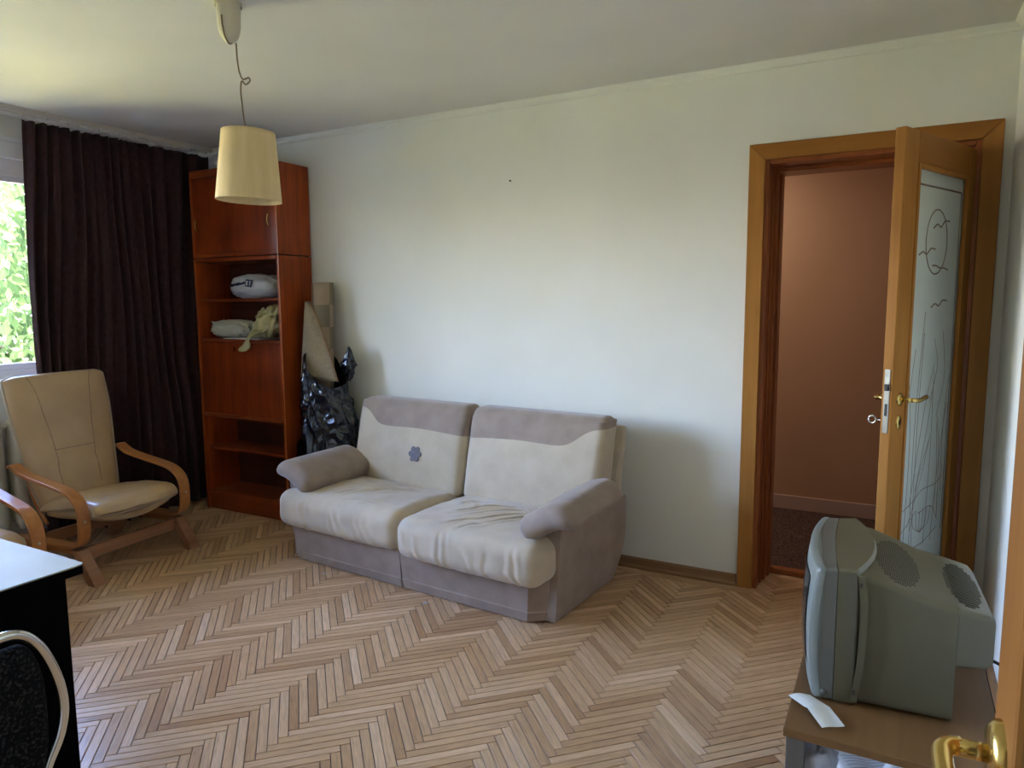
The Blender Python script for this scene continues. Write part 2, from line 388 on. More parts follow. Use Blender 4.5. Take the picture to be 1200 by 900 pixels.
# ------------------------------------------------------------------ floor: herringbone of single blocks
flo = struct('floor', MB().box(XL-.28, XR+.2, YF-1.2, YB+.26, -.06, -.0095), M['joint'], 'herringbone oak parquet floor')
L_, W_ = .2950, .0330
r2 = math.sqrt(2)
X0, Y0 = -1.303, 1.823
def px_of(p):
    d = Vector(p)-CAM; z = d.dot(fw)
    if z < .1: return None
    return 600+FPX*d.dot(rt)/z, 450-FPX*d.dot(up)/z
regions = [(XL+.02, XR-.02, YF-1.1, YB-.085), (DX0+.03, DX1-.03, YB-.085, YB+.25)]
blocks = []
def clip(poly, rg):
    def cut(poly, f):
        out = []
        for i in range(len(poly)):
            a, c = poly[i-1], poly[i]; fa, fc = f(a), f(c)
            if fa >= 0:
                out.append(a)
                if fc < 0: out.append(a+(c-a)*(fa/(fa-fc)))
            elif fc >= 0: out.append(a+(c-a)*(fa/(fa-fc)))
        return out
    for f in (lambda p: p.x-rg[0], lambda p: rg[1]-p.x, lambda p: p.y-rg[2], lambda p: rg[3]-p.y):
        poly = cut(poly, f)
        if len(poly) < 3: return []
    return poly
g_ = .0013
allb = []
for j in range(-9, 6):
    for k in range(-110, 170):
        for kind in (0, 1):
            if kind == 0: a, c, wa, wc = k*W_+j*L_, k*W_-j*L_, L_, W_
            else: a, c, wa, wc = k*W_+L_+j*L_, (k+1)*W_-L_-j*L_, W_, L_
            ca, cc = a+wa/2, c+wc/2
            wx, wy = X0+(ca-cc)/r2, Y0+(ca+cc)/r2
            if wx < XL-.2 or wx > XR+.2 or wy < YF-1.3 or wy > YB+.4: continue
            allb.append((wx, wy, kind))
half = (L_/2-g_, W_/2-g_)
def corners(wx, wy, kind):
    ang = PI/4 if kind == 0 else -PI/4
    R = Matrix.Rotation(ang, 2); return [Vector((wx, wy)) + R @ Vector(p) for p in ((-half[0], -half[1]), (half[0], -half[1]), (half[0], half[1]), (-half[0], half[1]))]
whole, cutb = [], []
for (wx, wy, kind) in allb:
    cs = corners(wx, wy, kind); done = False
    for rg in regions:
        if all(rg[0] <= p.x <= rg[1] and rg[2] <= p.y <= rg[3] for p in cs): whole.append((wx, wy, kind)); done = True; break
    if not done:
        for rg in regions:
            pc = clip(cs, rg)
            if len(pc) >= 3: cutb.append((wx, wy, kind, pc))
def visible(wx, wy):
    q = px_of((wx, wy, 0))
    if not q or not (2 < q[0] < 1198 and 0 < q[1] < 905): return False
    if q[0] < 112 and q[1] > 630: return False
    if q[0] > 925 and q[1] > 650: return False
    if q[0] > 918 and q[1] > 770: return False
    return True
vis = sorted([t for t in whole if visible(t[0], t[1])], key=lambda t: (Vector((t[0], t[1], 0))-CAM).length)
solo = set(vis[:285])
bm1 = MB(); hx, hy = half
ch = .0012
def blockverts(poly, z, ub):
    pass
cuv = lambda p: (p[0], p[1])
vs = [(-hx, -hy, -.0095), (hx, -hy, -.0095), (hx, hy, -.0095), (-hx, hy, -.0095),
      (-hx, -hy, -ch), (hx, -hy, -ch), (hx, hy, -ch), (-hx, hy, -ch),
      (-hx+ch, -hy+ch, 0), (hx-ch, -hy+ch, 0), (hx-ch, hy-ch, 0), (-hx+ch, hy-ch, 0)]
fs = [(8, 9, 10, 11)] + [(4+i, 4+(i+1) % 4, 8+(i+1) % 4, 8+i) for i in range(4)] + [(i, (i+1) % 4, 4+(i+1) % 4, 4+i) for i in range(4)]
uvs = [[(vs[a][0], vs[a][1]) for a in f] for f in fs]
bm1.add(vs, fs, uvs); bmesh_data = bm1.mesh('parquet_block', [M['parquet']])
rest = MB()
random.Random(3).shuffle(whole)
for t in whole:
    ang = PI/4 if t[2] == 0 else -PI/4
    dz = random.uniform(-.0006, 0)
    if t in solo:
        o = bpy.data.objects.new('parquet_block', bmesh_data); COL.objects.link(o); o.parent = flo
        o.location = (t[0], t[1], dz); o.rotation_euler[2] = ang + random.uniform(-.002, .002)
    else:
        R = Matrix.Rotation(ang, 2); ru = random.uniform(0, 30)
        v2 = []
        for p in vs:
            q = R @ Vector((p[0], p[1])); v2.append((t[0]+q.x, t[1]+q.y, p[2]+dz))
        rest.add(v2, fs, [[(vs[a][0]+ru, vs[a][1]+ru) for a in f] for f in fs])
def addpoly(mb, pc, ang, cx_, cy_):
    n = len(pc); dz = random.uniform(-.0006, 0); ru = random.uniform(0, 30)
    v2 = [(p.x, p.y, -.0095) for p in pc] + [(p.x, p.y, dz) for p in pc]
    R = Matrix.Rotation(-ang, 2)
    fz_ = [tuple(range(n, 2*n))] + [(i, (i+1) % n, n+(i+1) % n, n+i) for i in range(n)]
    def u_(a):
        q = R @ Vector((v2[a][0]-cx_, v2[a][1]-cy_)); return (q.x+ru, q.y+ru)
    mb.add(v2, fz_, [[u_(a) for a in f] for f in fz_])
for (wx, wy, kind, pc) in cutb: addpoly(rest, pc, PI/4 if kind == 0 else -PI/4, wx, wy)
ro = part('parquet_blocks', rest, M['parquet'], flo); ro['kind'] = 'stuff'
# straight border blocks along the back wall
bord = MB()
for row in range(2):
    x = XL + random.uniform(0, .2)
    while x < XR-.03:
        x2 = min(x+.42, XR-.02)
        if x < DX0+.03 < x2: x2 = DX0+.03
        if DX0+.02 < x < DX1-.03: x = DX1-.03; continue
        y0 = YB-.083+row*.041
        addpoly(bord, [Vector((x+.0006, y0+.0006)), Vector((x2-.0006, y0+.0006)), Vector((x2-.0006, y0+.0404)), Vector((x+.0006, y0+.0404))], 0, x, y0)
        x = x2
bo = part('border_blocks', bord, M['parquet'], flo); bo['kind'] = 'stuff'

# ------------------------------------------------------------------ hall beyond the far door
HY = 5.10
struct('wall_hall', MB().box(-1.9, 1.2, HY, HY+.1, 0, H).box(-2.0, -1.9, YB+.26, HY+.1, 0, H).box(1.2, 1.3, YB+.26, HY+.1, 0, H).box(-2.0, 1.3, YB+.2602, HY+.1, H, H+.1), M['hall'], 'salmon brown hall wall seen through the open door')
struct('wall_hall_front', MB().box(-2.0, DX0, YB+.2605, YB+.27, 0, H).box(DX1, 1.3, YB+.2605, YB+.27, 0, H).box(DX0, DX1, YB+.2605, YB+.27, DZ, H), M['hall'], 'hall side of the wall around the door')
struct('floor_hall', MB().box(-2.0, 1.3, YB+.27, HY+.1, -.06, .004), M['carpet'], 'dark brown speckled hall carpet')
struct('baseboard_hall', MB().box(-1.9, 1.2, HY-.014, HY, .004, .10), M['hallwhite'], 'painted baseboard of the hall wall', .003)
hl = bpy.data.lights.new('hall_fill_light', 'AREA'); hl.energy = 1.3; hl.size = .35; hl.color = (1, .93, .86)  # fill light added to brighten the hall beyond the door
ho = bpy.data.objects.new('hall_fill_light', hl); COL.objects.link(ho); ho.location = (-1.2, 4.45, H-.12)
hf = tag(part('added_hall_lamp', MB().lathe([(.0, -.07), (.10, -.065), (.16, -.04), (.18, 0)], 24, (-1.2, 4.45, H)), M['cream'], smooth=True), 'made-up round cream ceiling lamp added out of view to light the hall', 'lamp')  # unseen lamp body, invented to go with the added hall light
ho.location.z = H-.10

# ------------------------------------------------------------------ window, radiator, rail, curtain
wi = thing('window_1', 'white framed window with trees outside, left of the curtain', 'window', (XL, 1.5, WZ0)); wi['kind'] = 'structure'
def W(mb): return mb.xf(lambda p: p-Vector((XL, 1.5, WZ0)))
q = MB(); xa, xb = XL-.11, XL-.04
q.box(xa, xb, WY0, WY1, WZ0, WZ0+.05).box(xa, xb, WY0, WY1, WZ1-.11, WZ1)
for y in (WY0, .62, 1.30, 2.02, WY1-.06): q.box(xa, xb, y, y+.06, WZ0+.05, WZ1-.11)
part('window_frame', W(q), M['whiteframe'], wi, bev=.004)
edges = [WY0+.06, .62, .68, 1.30, 1.36, 2.02, 2.08, WY1-.06]
for i in range(0, 8, 2):
    part('pane', W(MB().box(XL-.080, XL-.074, edges[i], edges[i+1], WZ0+.05, WZ1-.11)), M['glass'], wi)
    y0, y1 = edges[i]+.002, edges[i+1]-.002
    part('sash', W(MB().box(XL-.095, XL-.055, y0, y0+.035, WZ0+.052, WZ1-.112).box(XL-.095, XL-.055, y1-.035, y1, WZ0+.052, WZ1-.112).box(XL-.095, XL-.055, y0+.035, y1-.035, WZ0+.052, WZ0+.085).box(XL-.095, XL-.055, y0+.035, y1-.035, WZ1-.145, WZ1-.112)), M['whiteframe'], wi, bev=.003)
part('window_sill', W(MB().box(XL-.04, XL+.12, WY0-.05, WY1+.05, WZ0-.035, WZ0-.001)), M['whiteframe'], wi, bev=.004)
part('lintel_board', W(MB().box(XL+.001, XL+.02, WY0, WY1, WZ1-.02, WZ1+.10).box(XL+.001, XL+.035, WY0, WY1, WZ1+.075, WZ1+.10)), M['whiteframe'], wi, bev=.003)

rd = thing('radiator', 'cream ribbed radiator under the window behind the armchairs', 'radiator', (-4.50, 1.55, .12))
for i in range(13):
    y = -.78+i*.12
    part('radiator_rib', MB().soft((.10, .085, .66), .035, (6, 6, 14), lambda p, y=y: p+Vector((0, y, .33))), M['radiator'], rd, True)
part('feed_pipe', MB().tube([(0, -.84, .04), (0, .92, .04)], .014, 10).tube([(0, -.84, .62), (0, .92, .62)], .014, 10), M['radiator'], rd, True)

rl = thing('curtain_rail', 'cream ceiling rail carrying the plum curtain', 'curtain rail', (-4.37, 1.7, H-.022))
part('track', MB().box(-.035, .035, -1.88, 1.86, 0, .0215).box(-.030, -.022, -1.88, 1.86, -.006, 0).box(.022, .030, -1.88, 1.86, -.006, 0), M['rail'], rl, bev=.002)
for i in range(20): part('glider', MB().box(-.006, .006, .62+i*.063, .628+i*.063, -.018, .0), M['rail'], rl)

CY0, CY1 = 2.325, 3.54
def curt(u, v):
    # u along the rail, v from floor to rail
    z = .035 + v*(H-.055-.035)
    top = v
    y0 = CY0-.045*(1-v) - .035*math.sin(PI*v)*.5
    uu = u + .012*math.sin(7*v+9*u)*(1-v)
    y = y0 + (CY1-y0)*uu
    f = 17*u + 1.7*math.sin(3.1*u+.3) + .5*math.sin(3*v+u*8) + .18*fbm((u*4, v*2, 3))
    amp = .012 + .018*(1-v)**.6 + .016*abs(fbm((u*6, v*1.0, 9)))
    x = -4.37 + amp*math.sin(2*PI*f) + .010*math.sin(2*PI*f*2.3+v*3)*(1-.5*v) + .03*(1-v)*fbm((u*3, v*1.5, 1))
    z -= (.004*math.sin(2*PI*u*19)**2 + .010*abs(fbm((u*12, 0, 2)))) * max(0, (v-.93)/.07)
    return (x-(-4.37), y-1.7, z)
cu = part('curtain', MB().grid(curt, 520, 46), M['curtain'], smooth=True, loc=(-4.37, 1.7, 0))
md = cu.modifiers.new('thick', 'SOLIDIFY'); md.thickness = .003
tag(cu, 'long dark plum pleated curtain hanging to the floor beside the window', 'curtain')

# ------------------------------------------------------------------ cabinet
CX, CYF, CW, CD = -4.245, 3.28, .80, .285
cb = thing('tall_cabinet', 'tall cherry wood cabinet with two top doors and open shelves beside curtain', 'cabinet', (CX, CYF, 0))
T = .02
for x in (0, CW-T):
    part('lower_side_panel', MB().box(x, x+T, 0, CD, 0, 1.735), M['cherry'], cb, bev=.002)
    part('upper_side_panel', MB().box(x, x+T, 0, CD, 1.742, 2.315), M['cherry'], cb, bev=.002)
part('top_board', MB().box(T, CW-T, 0, CD, 2.293, 2.315).box(T, CW-T, .0, .018, 2.262, 2.293), M['cherry_x'], cb, bev=.002)
part('middle_board', MB().box(T, CW-T, -.004, CD, 1.712, 1.735).box(T, CW-T, -.004, CD, 1.742, 1.765), M['cherry_x'], cb, bev=.002)
part('back_board', MB().box(T, CW-T, CD-.008, CD, .12, 2.29), M['cherry_shade'], cb)
for z, d, nm in ((1.448, .035, 'shelf'), (1.178, .0, 'shelf'), (.655, .0, 'shelf'), (.425, .03, 'shelf'), (.115, .02, 'shelf')):
    part(nm, MB().box(T, CW-T, d, CD-.008, z, z+.018), M['cherry_x'], cb, bev=.002)
part('plinth', MB().box(T, CW-T, .018, .036, 0, .115), M['cherry_x'], cb, bev=.002)
for i in (0, 1):
    x0 = T+.002+i*((CW-2*T)/2); x1 = x0+(CW-2*T)/2-.004
    d = part('cabinet_door', MB().box(x0, x1, .004, .022, 1.768, 2.259), M['cherry_door'], cb, bev=.002)
    hx_ = x0+.045 if i == 0 else x1-.04
    part('door_handle', MB().tube(bez([(hx_, .004, 1.915), (hx_, -.016, 1.925), (hx_, -.024, 1.955), (hx_, -.016, 1.985), (hx_, .004, 1.995)], 5), .0045, 8), M['brass'], d, True)
fl_ = part('flap_door', MB().box(T+.002, CW-T-.002, .004, .022, .684, 1.174), M['cherry_door'], cb, bev=.002)
part('flap_lip', MB().prism([(-.012, .672), (.0, .664), (.02, .662), (.02, .683), (.0, .683)], T, CW-T, 'x'), M['cherry_x'], fl_)
part('keyhole', MB().box(.353, .361, .001, .0039, 1.115, 1.145), M['brass'], fl_)
# pale strip standing in for the highlight along the right front edge
part('edge_highlight', MB().box(CW-.004, CW+.0006, -.0015, .0, .02, 2.31), M['beech'], cb)

# bag / bundle helper
def lump(name, c, size, seed, amp=.18, sc=3.2, mat=None, n=(48, 28), flatz=True, parent=None, extra=None):
    sx, sy, sz = size
    def f(u, v):
        th = 2*PI*u; ph = PI*(v-.5); cp = math.cos(ph)
        sq = lambda a, e: math.copysign(abs(a)**e, a)
        d = Vector((sq(cp, .75)*sq(math.cos(th), .8), sq(cp, .75)*sq(math.sin(th), .8), sq(math.sin(ph), .75)))
        r = 1 + amp*fbm((d.x*sc+seed, d.y*sc, d.z*sc), 1, 5) + amp*.7*abs(fbm((d.x*2*sc+seed, d.y*2*sc, d.z*2*sc+4), 1, 3))
        p = Vector((d.x*sx/2*r, d.y*sy/2*r, d.z*sz/2*r))
        if extra: p = extra(p)
        if flatz: p.z = max(p.z, -sz/2*.92)
        return p+Vector((0, 0, sz/2*.92)) if flatz else p
    o = part(name, MB().grid(f, n[0], n[1], True), mat, parent, True, loc=c)
    return o
b1 = lump('pillow_bag', (CX+.45, CYF+.135, 1.4675), (.40, .20, .165), 3, .10, 2.6, M['bag_white'])
tag(b1, 'stuffed pale plastic bag with dark printing on the upper open shelf', 'bag')
M['print'] = flat('blue_black_print', (.02, .025, .06), .5)
q = MB()
def onbag(x, z): return (x, -.104-.006*math.cos(x*9), z)
q.prism([(.01, .078), (.060, .072), (.078, .118), (.022, .124)], -.113, -.105, 'y'); q.prism([(.020, .085), (.034, .083), (.042, .113), (.026, .115)], -.1135, -.1131, 'y', mi=1); q.prism([(.052, .080), (.058, .080), (.068, .111), (.058, .112)], -.1135, -.1131, 'y', mi=1)
for i in range(12):
    x_ = -.15+i*.0125; yo = .55*max(0, -x_-.07)**1.35
    q.box(x_, x_+.009, -.110+yo, -.098+yo, .080+i*.001+random.uniform(-.003, .003), .092+i*.001+random.uniform(-.003, .006))
part('printed_logo', q, [M['print'], M['bag_white']], b1)
b2 = lump('white_sheet_bundle', (CX+.235, CYF+.125, 1.1975), (.36, .19, .115), 8, .22, 3.4, M['bag_cloth'], (64, 36))
tag(b2, 'crumpled off-white plastic sheet bundle on the shelf above the flap', 'bundle')
def ex(p):
    p.x += .05*p.z/.1; return p
b3 = lump('yellowish_bag', (CX+.575, CYF+.125, 1.1975), (.22, .17, .21), 15, .25, 3.0, M['bag_yellow'], (56, 36), extra=ex)
tag(b3, 'knotted yellowish see-through plastic bag at the right end of the shelf', 'bag')
def tail(u, v):
    th = 2*PI*u; p = [(.0, .03, .05), (-.035, -.09, .045), (-.05, -.150, .0), (-.065, -.160, -.045), (-.085, -.165, -.075)]
    c_ = bez(p, 4); i = min(len(c_)-1, int(v*(len(c_)-1))); c = c_[i]
    r = .028+.014*math.sin(v*9)+.006*fbm((u*5, v*6, 2))
    if v > .98: r *= .3
    return (c.x + r*math.cos(th)*1.2, c.y+r*math.sin(th)*.5, c.z + r*.5*math.sin(th))
part('bag_tail', MB().grid(tail, 20, 16, True), M['bag_yellow'], b3, True)
tb = thing('shelf_booklet', 'thin white booklet under the plastic bundle on the shelf', 'booklet', (CX+.40, CYF+.02, 1.197))
for a in (b2, b3): a.location.z += .010
part('cover', MB().box(-.17, .17, .0, .20, 0, .008), M['paper'], tb, bev=.001)
tp = lump('white_rolled_bag', (CX+.17, CYF+.15, 2.318), (.20, .14, .12), 21, .15, 3, M['bag_white'])
tag(tp, 'small pale bag on top of the tall cabinet behind the lampshade', 'bag')

# ------------------------------------------------------------------ rolled rug and bin liner in the corner
rg_ = thing('rolled_rug', 'rolled beige checked rug standing between the cabinet and the wall', 'rug', (-3.275, 3.44, .004))
def roll(u, v):
    a = 2*PI*1.55*u; r = .046+.026*u; z = 1.56*v
    return (r*math.cos(a)*1.12+.012*v-.005, r*math.sin(a)*.95+.045*v-.01, z)
rr_ = part('rug_roll', MB().grid(roll, 60, 30, uvf=lambda a, c: (a*4.0+.5, c*11)), M['rug'], rg_, True)
md = rr_.modifiers.new('thick', 'SOLIDIFY'); md.thickness = .008
def flap(u, v):
    # loose corner folded over the front, slanting edge from upper left to lower right
    z = .96+v*.48; wd_ = .012+.27*(1-v)**.85
    x = -.078 + u*wd_; y = -.088-.015*math.sin(PI*u)+.03*u-.015*(1-v)
    return (x, y+.045*v, z-.02*u*(1-v))
ff = part('rug_flap', MB().grid(flap, 12, 24), M['rug_back'], rg_, True)
md = ff.modifiers.new('thick', 'SOLIDIFY'); md.thickness = .009
path = [flap(1, i/24) for i in range(25)]
part('rug_binding', MB().tube(path, .006, 8), M['base'], rg_, True)

def linerp(u, v):
    th = 2*PI*u; z = .02+v*1.03
    w_ = .180+.040*math.sin(PI*min(1, v*1.15)); w_ *= (1-.22*max(0, v-.7)/.3)
    d_ = .118*(1-.12*v) if math.sin(th) > 0 else .165*(1-.14*v)
    n1 = fbm((math.cos(th)*1.3+5, math.sin(th)*1.3, z*2.2), 1, 2); n2 = abs(noise.noise((math.cos(th)*2.2+1+z*1.5, math.sin(th)*2.2+z*2, z*4.5)))
    n3 = abs(noise.noise((math.cos(th)*5-z*6, math.sin(th)*5+z*4, z*8+7)))
    k = 1+.16*n1-.30*(n2**.7)-.16*(n3**.7)+.13
    top = 0.13*max(0, v-.55)/.45*math.cos(th-.98*PI) if v > .55 else 0
    x = w_*k*math.cos(th); y = d_*k*math.sin(th)
    return (x, min(y, .11), z+top*1.0-(.06*max(0, v-.6)/.4 if math.sin(th) < 0 else 0)*abs(math.sin(th)))
bl = part('black_bin_liner', MB().grid(linerp, 120, 90, True), M['bag_black'], None, True, loc=(-3.208, 3.425, 0))
tag(bl, 'crumpled glossy black plastic sack wrapped round the rolled rug', 'sack')
def knot(u, v):
    th = 2*PI*u; r = .05*math.sin(PI*min(.98, v*.9+.08))*(1+.5*fbm((math.cos(th)*2, math.sin(th)*2, v*5), 1, 4))
    return (.15+r*math.cos(th)*.8+.01*v, .03+r*math.sin(th)*.7, .94+v*.22)
part('sack_ruffle', MB().grid(knot, 30, 22, True), M['bag_black'], bl, True)

# ------------------------------------------------------------------ sofa
sf = thing('sofa', 'two-seat beige and taupe velour sofa with a grey flower patch', 'sofa', (-2.945, 2.815, 0), math.radians(-4.6))
UW = 1.63
def basemod(x0, x1, chl, chr_):
    q = MB(); poly = [(x0+(.03 if chl else 0), 0.0), (x1-(.07 if chr_ else 0), 0), (x1, .06 if chr_ else 0), (x1, .66), (x0, .66), (x0, .03 if chl else 0)]
    rows = [(.006, .012), (.052, .002), (.058, .006), (.22, -.012)]
    vs_ = []; n = len(poly); cxm = (x0+x1)/2
    for z, ins in rows:
        for (x, y) in poly: vs_.append((x+(ins if x < cxm else -ins)*(1 if (chl and x < cxm) or (chr_ and x > cxm) else .3), y+(ins if y < .3 else -ins), z))
    fs_ = [tuple(range(n))[::-1], tuple(range((len(rows)-1)*n, len(rows)*n))]
    for j in range(len(rows)-1):
        for i in range(n): fs_.append((j*n+i, j*n+(i+1) % n, (j+1)*n+(i+1) % n, (j+1)*n+i))
    return q.add(vs_, fs_)
part('base', basemod(0, .808, True, False), M['sofa_brown'], sf, bev=.008)
part('base', basemod(.816, UW, False, True), M['sofa_brown'], sf, bev=.008)
def seg(p, a, c):
    a, c = Vector(a), Vector(c); t = max(0, min(1, (p-a).dot(c-a)/(c-a).length_squared)); return (p-(a+(c-a)*t)).length, t
foldsL = [((-.10, -.24), (.16, .08)), ((-.26, -.10), (.02, .20)), ((.08, -.10), (.30, .10)), ((-.14, -.20), (.12, .16)), ((-.06, -.20), (.06, -.02)), ((-.02, -.10), (.20, .14)), ((.03, -.14), (.22, .08)), ((-.20, -.14), (.00, .06)), ((.05, .02), (.24, .20)), ((-.22, -.06), (-.05, .12)), ((.16, -.25), (.27, -.21)), ((.05, -.24), (.28, -.17))]
foldsR = [((-.26, .02), (-.20, .10)), ((-.24, .02), (-.10, .00)), ((-.17, -.07), (.06, .12)), ((-.12, -.14), (.10, .08)), ((-.04, -.18), (.16, .05)), ((.02, -.20), (.24, .06)), ((-.20, -.12), (-.02, .06)), ((.10, .10), (.26, .00)), ((.02, .16), (.18, .14)), ((-.14, -.26), (.00, -.14)), ((-.05, -.28), (.04, -.20))]
def cushion(x0, x1, y0, y1, z0, z1, folds, seed, tilt=0):
    sx, sy, sz = x1-x0, y1-y0, z1-z0
    cx_, cy_, cz_ = (x0+x1)/2, (y0+y1)/2, (z0+z1)/2
    def d(p):
        tx, ty = p.x/(sx/2), p.y/(sy/2)
        q_ = Vector(p)
        if p.z > 0:
            bul = (1-tx*tx)*(1-ty*ty); q_.z += .018*bul - .014*max(0, ty)
            w2 = Vector((p.x, p.y)); dz = 0
            for i, (a, c) in enumerate(folds):
                di, t = seg(w2, a, c)
                e = math.exp(-(di/.0085)**2)*math.sin(PI*min(.95, max(.05, t)))
                e2 = math.exp(-((di-.017)/.012)**2)
                dz += -.0150*e + .0075*e2*math.sin(PI*min(.95, max(.05, t)))
            q_.z += dz*min(1, (1-abs(tx))*8)
            q_.z += .0035*fbm((p.x*9+seed, p.y*9, 0), 1, 4)
        # front edge: vertical gathers and a soft roll
        fr_ = max(0, (-ty-.55)/.45)
        g2 = .0042*math.sin(p.x*88+7*fbm((p.x*5+seed, p.z*4, 3), 1, 3)+p.z*22)*fr_*max(0, .5+fbm((p.x*6+seed, 1, 0), 1, 3))
        q_.y += g2; q_.z += g2*.6
        q_.y -= .012*(1-tx*tx)*fr_
        return q_ + Vector((cx_, cy_, cz_+tilt*tx))
    return MB().soft((sx, sy, sz), .072, (96, 76, 22), d)
part('seat_cushion', cushion(-.070, .835, -.055, .56, .195, .400, foldsL, 2), M['sofa_beige'], sf, True)
part('seat_cushion', cushion(.845, 1.668, -.095, .56, .195, .400, foldsR, 7), M['sofa_beige'], sf, True)

# backs: reclined soft blocks, beige with a taupe wave along the top (two materials by height)
def back(x0, x1, side):
    sx, sy, sz = x1-x0, .17, .50
    n = (72, 14, 60)
    T0 = -1+2*45/60
    def wave(tx):
        u_ = (tx+1)/2
        if side > 0: u_ = 1-u_
        k = 1/(1+math.exp(-(u_-.17)*24))
        return .80-.42*k+.10*math.sin(PI*max(0, (u_-.2)/.8))*.7-.04*u_
    def d(p):
        tx, tz = max(-1, min(1, p.x/(sx/2))), p.z/(sz/2)
        wv_ = wave(tx)
        tz2 = -1+(tz+1)*(wv_+1)/(T0+1) if tz < T0 else 1-(1-tz)*(1-wv_)/(1-T0)
        if tz > .84: tz2 = tz2+(tz-tz2)*min(1, (tz-.84)/.1)
        tz = tz2; z_ = tz*sz/2
        q_ = Vector((p.x, p.y, z_))
        if p.y < 0: q_.y -= .022*(1-tx*tx)*(1-tz*tz)
        q_.y += .0025*fbm((p.x*6, z_*6, side), 1, 3)
        q_.y += .110*(z_/sz)
        if tz > .55 and p.y < 0: q_.y += .02*(tz-.55)
        return q_ + Vector(((x0+x1)/2, .575, .36+sz/2))
    return MB().soft((sx, sy, sz), .05, n, d, mifn=lambda c: 1 if c[2]/(sz/2) > T0 else 0)
bkL = part('backrest', back(.015, .838, -1), [M['sofa_beige'], M['sofa_brown']], sf, True)
bkR = part('backrest', back(.852, 1.675, 1), [M['sofa_beige'], M['sofa_brown']], sf, True)
# folded mattress layers behind right back
for i, (dx, mt_) in enumerate(((.010, 'sofa_beige_dark'), (.022, 'sofa_beige'))):
    def d(p, i=i, dx=dx):
        q_ = Vector(p); q_.y += .10*(p.z/.46); return q_+Vector((.852+dx, .645+i*.022, .35+.23))
    part('folded_layer', MB().soft((1.665, .045, .46), .02, (20, 4, 16), d), M[mt_], sf, True)
def d(p):
    q_ = Vector(p); q_.y += .08*(p.z/.5); return q_+Vector((.845, .685, .26+.27))
part('rear_panel', MB().soft((1.60, .03, .54), .014, (10, 3, 12), d), M['sofa_brown'], sf, True)
# flower patch, six petals
q = MB(); n = 48; c0 = Vector((.52, 0, .575)); ring = []
def yback(z): return .575-.085-.022*.8+.110*((z-.61)/.50)-.005
for lay in (0, 1):
    for i in range(n):
        a = 2*PI*i/n; r = .036+.010*abs(math.cos(3*a))**.6-.006*(1-abs(math.cos(3*a)))
        x, z = c0.x+r*math.cos(a), c0.z+r*math.sin(a); ring.append((x, yback(z)+(.004 if lay else -.002), z))
q.add(ring, [tuple(range(n))]+[(i, (i+1) % n, n+(i+1) % n, n+i) for i in range(n)])
fo = fixn(part('flower_patch', q, M['flower'], sf, label='grey six-petal flower patch'))
# arms: soft wings leaning outward
def arm(side):
    def place(p):          # local: x inward->outward, y front->back, z up
        return Vector((UW/2+side*(UW/2+p.x)+(.055 if side > 0 else 0), p.y, p.z))
    def d(p):
        t = (p.y+.27)/.54
        a = math.radians(30); x, z = p.x, p.z
        # droop of the outer roll
        z -= .045*max(0, x/.13)**2
        x2, z2 = x*math.cos(a)-z*math.sin(a), x*math.sin(a)+z*math.cos(a)
        z3 = z2+.487+.012*t+(.02*t if side > 0 else 0)
        return place(Vector((x2-.042+(.012*t if side > 0 else 0), p.y+.27-.035, z3)))
    wing = part('armrest', MB().soft((.28, .53, .115), .056, (22, 30, 12), d), M['sofa_brown'], sf, True); fixn(wing)
    q = MB()
    for (nm, rows) in (('arm_panel', 0),):
        ys = [0.02, .05, .2, .4, .6, .66]; zs = [.012, .1, .22, .34, .43]
        def pf(u, v):
            y = (.035 if side < 0 else .062)+.60*u; z = .012+.45*v
            ou = (.012 if side < 0 else -.02)+.065*v*(.45+.55*u)+.03*math.sin(PI*v)*u
            return place(Vector((ou, y, z)))
        def pi_(u, v):
            p = pf(u, v); return Vector((UW/2+side*(UW/2-.05)-.0, p.y, p.z))
        nu, nv = 16, 10
        vs_ = [pf(i/nu, j/nv) for j in range(nv+1) for i in range(nu+1)] + [pi_(i/nu, j/nv) for j in range(nv+1) for i in range(nu+1)]
        K = (nu+1)*(nv+1); fs_ = []
        for j in range(nv):
            for i in range(nu):
                a = j*(nu+1)+i; fs_ += [(a, a+1, a+nu+2, a+nu+1), (K+a, K+a+nu+1, K+a+nu+2, K+a+1)]
        for i in range(nu):
            fs_ += [(i, K+i, K+i+1, i+1)]; a = nv*(nu+1)+i; fs_ += [(a, a+1, K+a+1, K+a)]
        for j in range(nv):
            a = j*(nu+1); fs_ += [(a, a+nu+1, K+a+nu+1, K+a)]; a = a+nu; fs_ += [(a, K+a, K+a+nu+1, a+nu+1)]
        q.add(vs_, fs_)
    fixn(part('arm_panel', q, M['sofa_brown'], sf, True, auto=.6))
arm(-1); arm(1)
# scraps of plastic on the floor in front of it
for i, (x, y, a) in enumerate(((-2.62, 2.72, .3), (-1.93, 2.665, 1.2))):
    q = MB().grid(lambda u, v: ((u-.5)*.028*math.cos(a)-(v-.5)*.018, (u-.5)*.028*math.sin(a)+(v-.5)*.012, .002+.007*abs(fbm((u*3+i, v*3, 0)))), 6, 5)
    o = part('litter_scrap', q, M['bag_white'], None, True, loc=(x, y, .0))
    tag(o, ['shiny plastic scrap on the parquet before the left seat of the sofa', 'tiny pale scrap on the parquet before the right seat of the sofa'][i], 'litter', None)

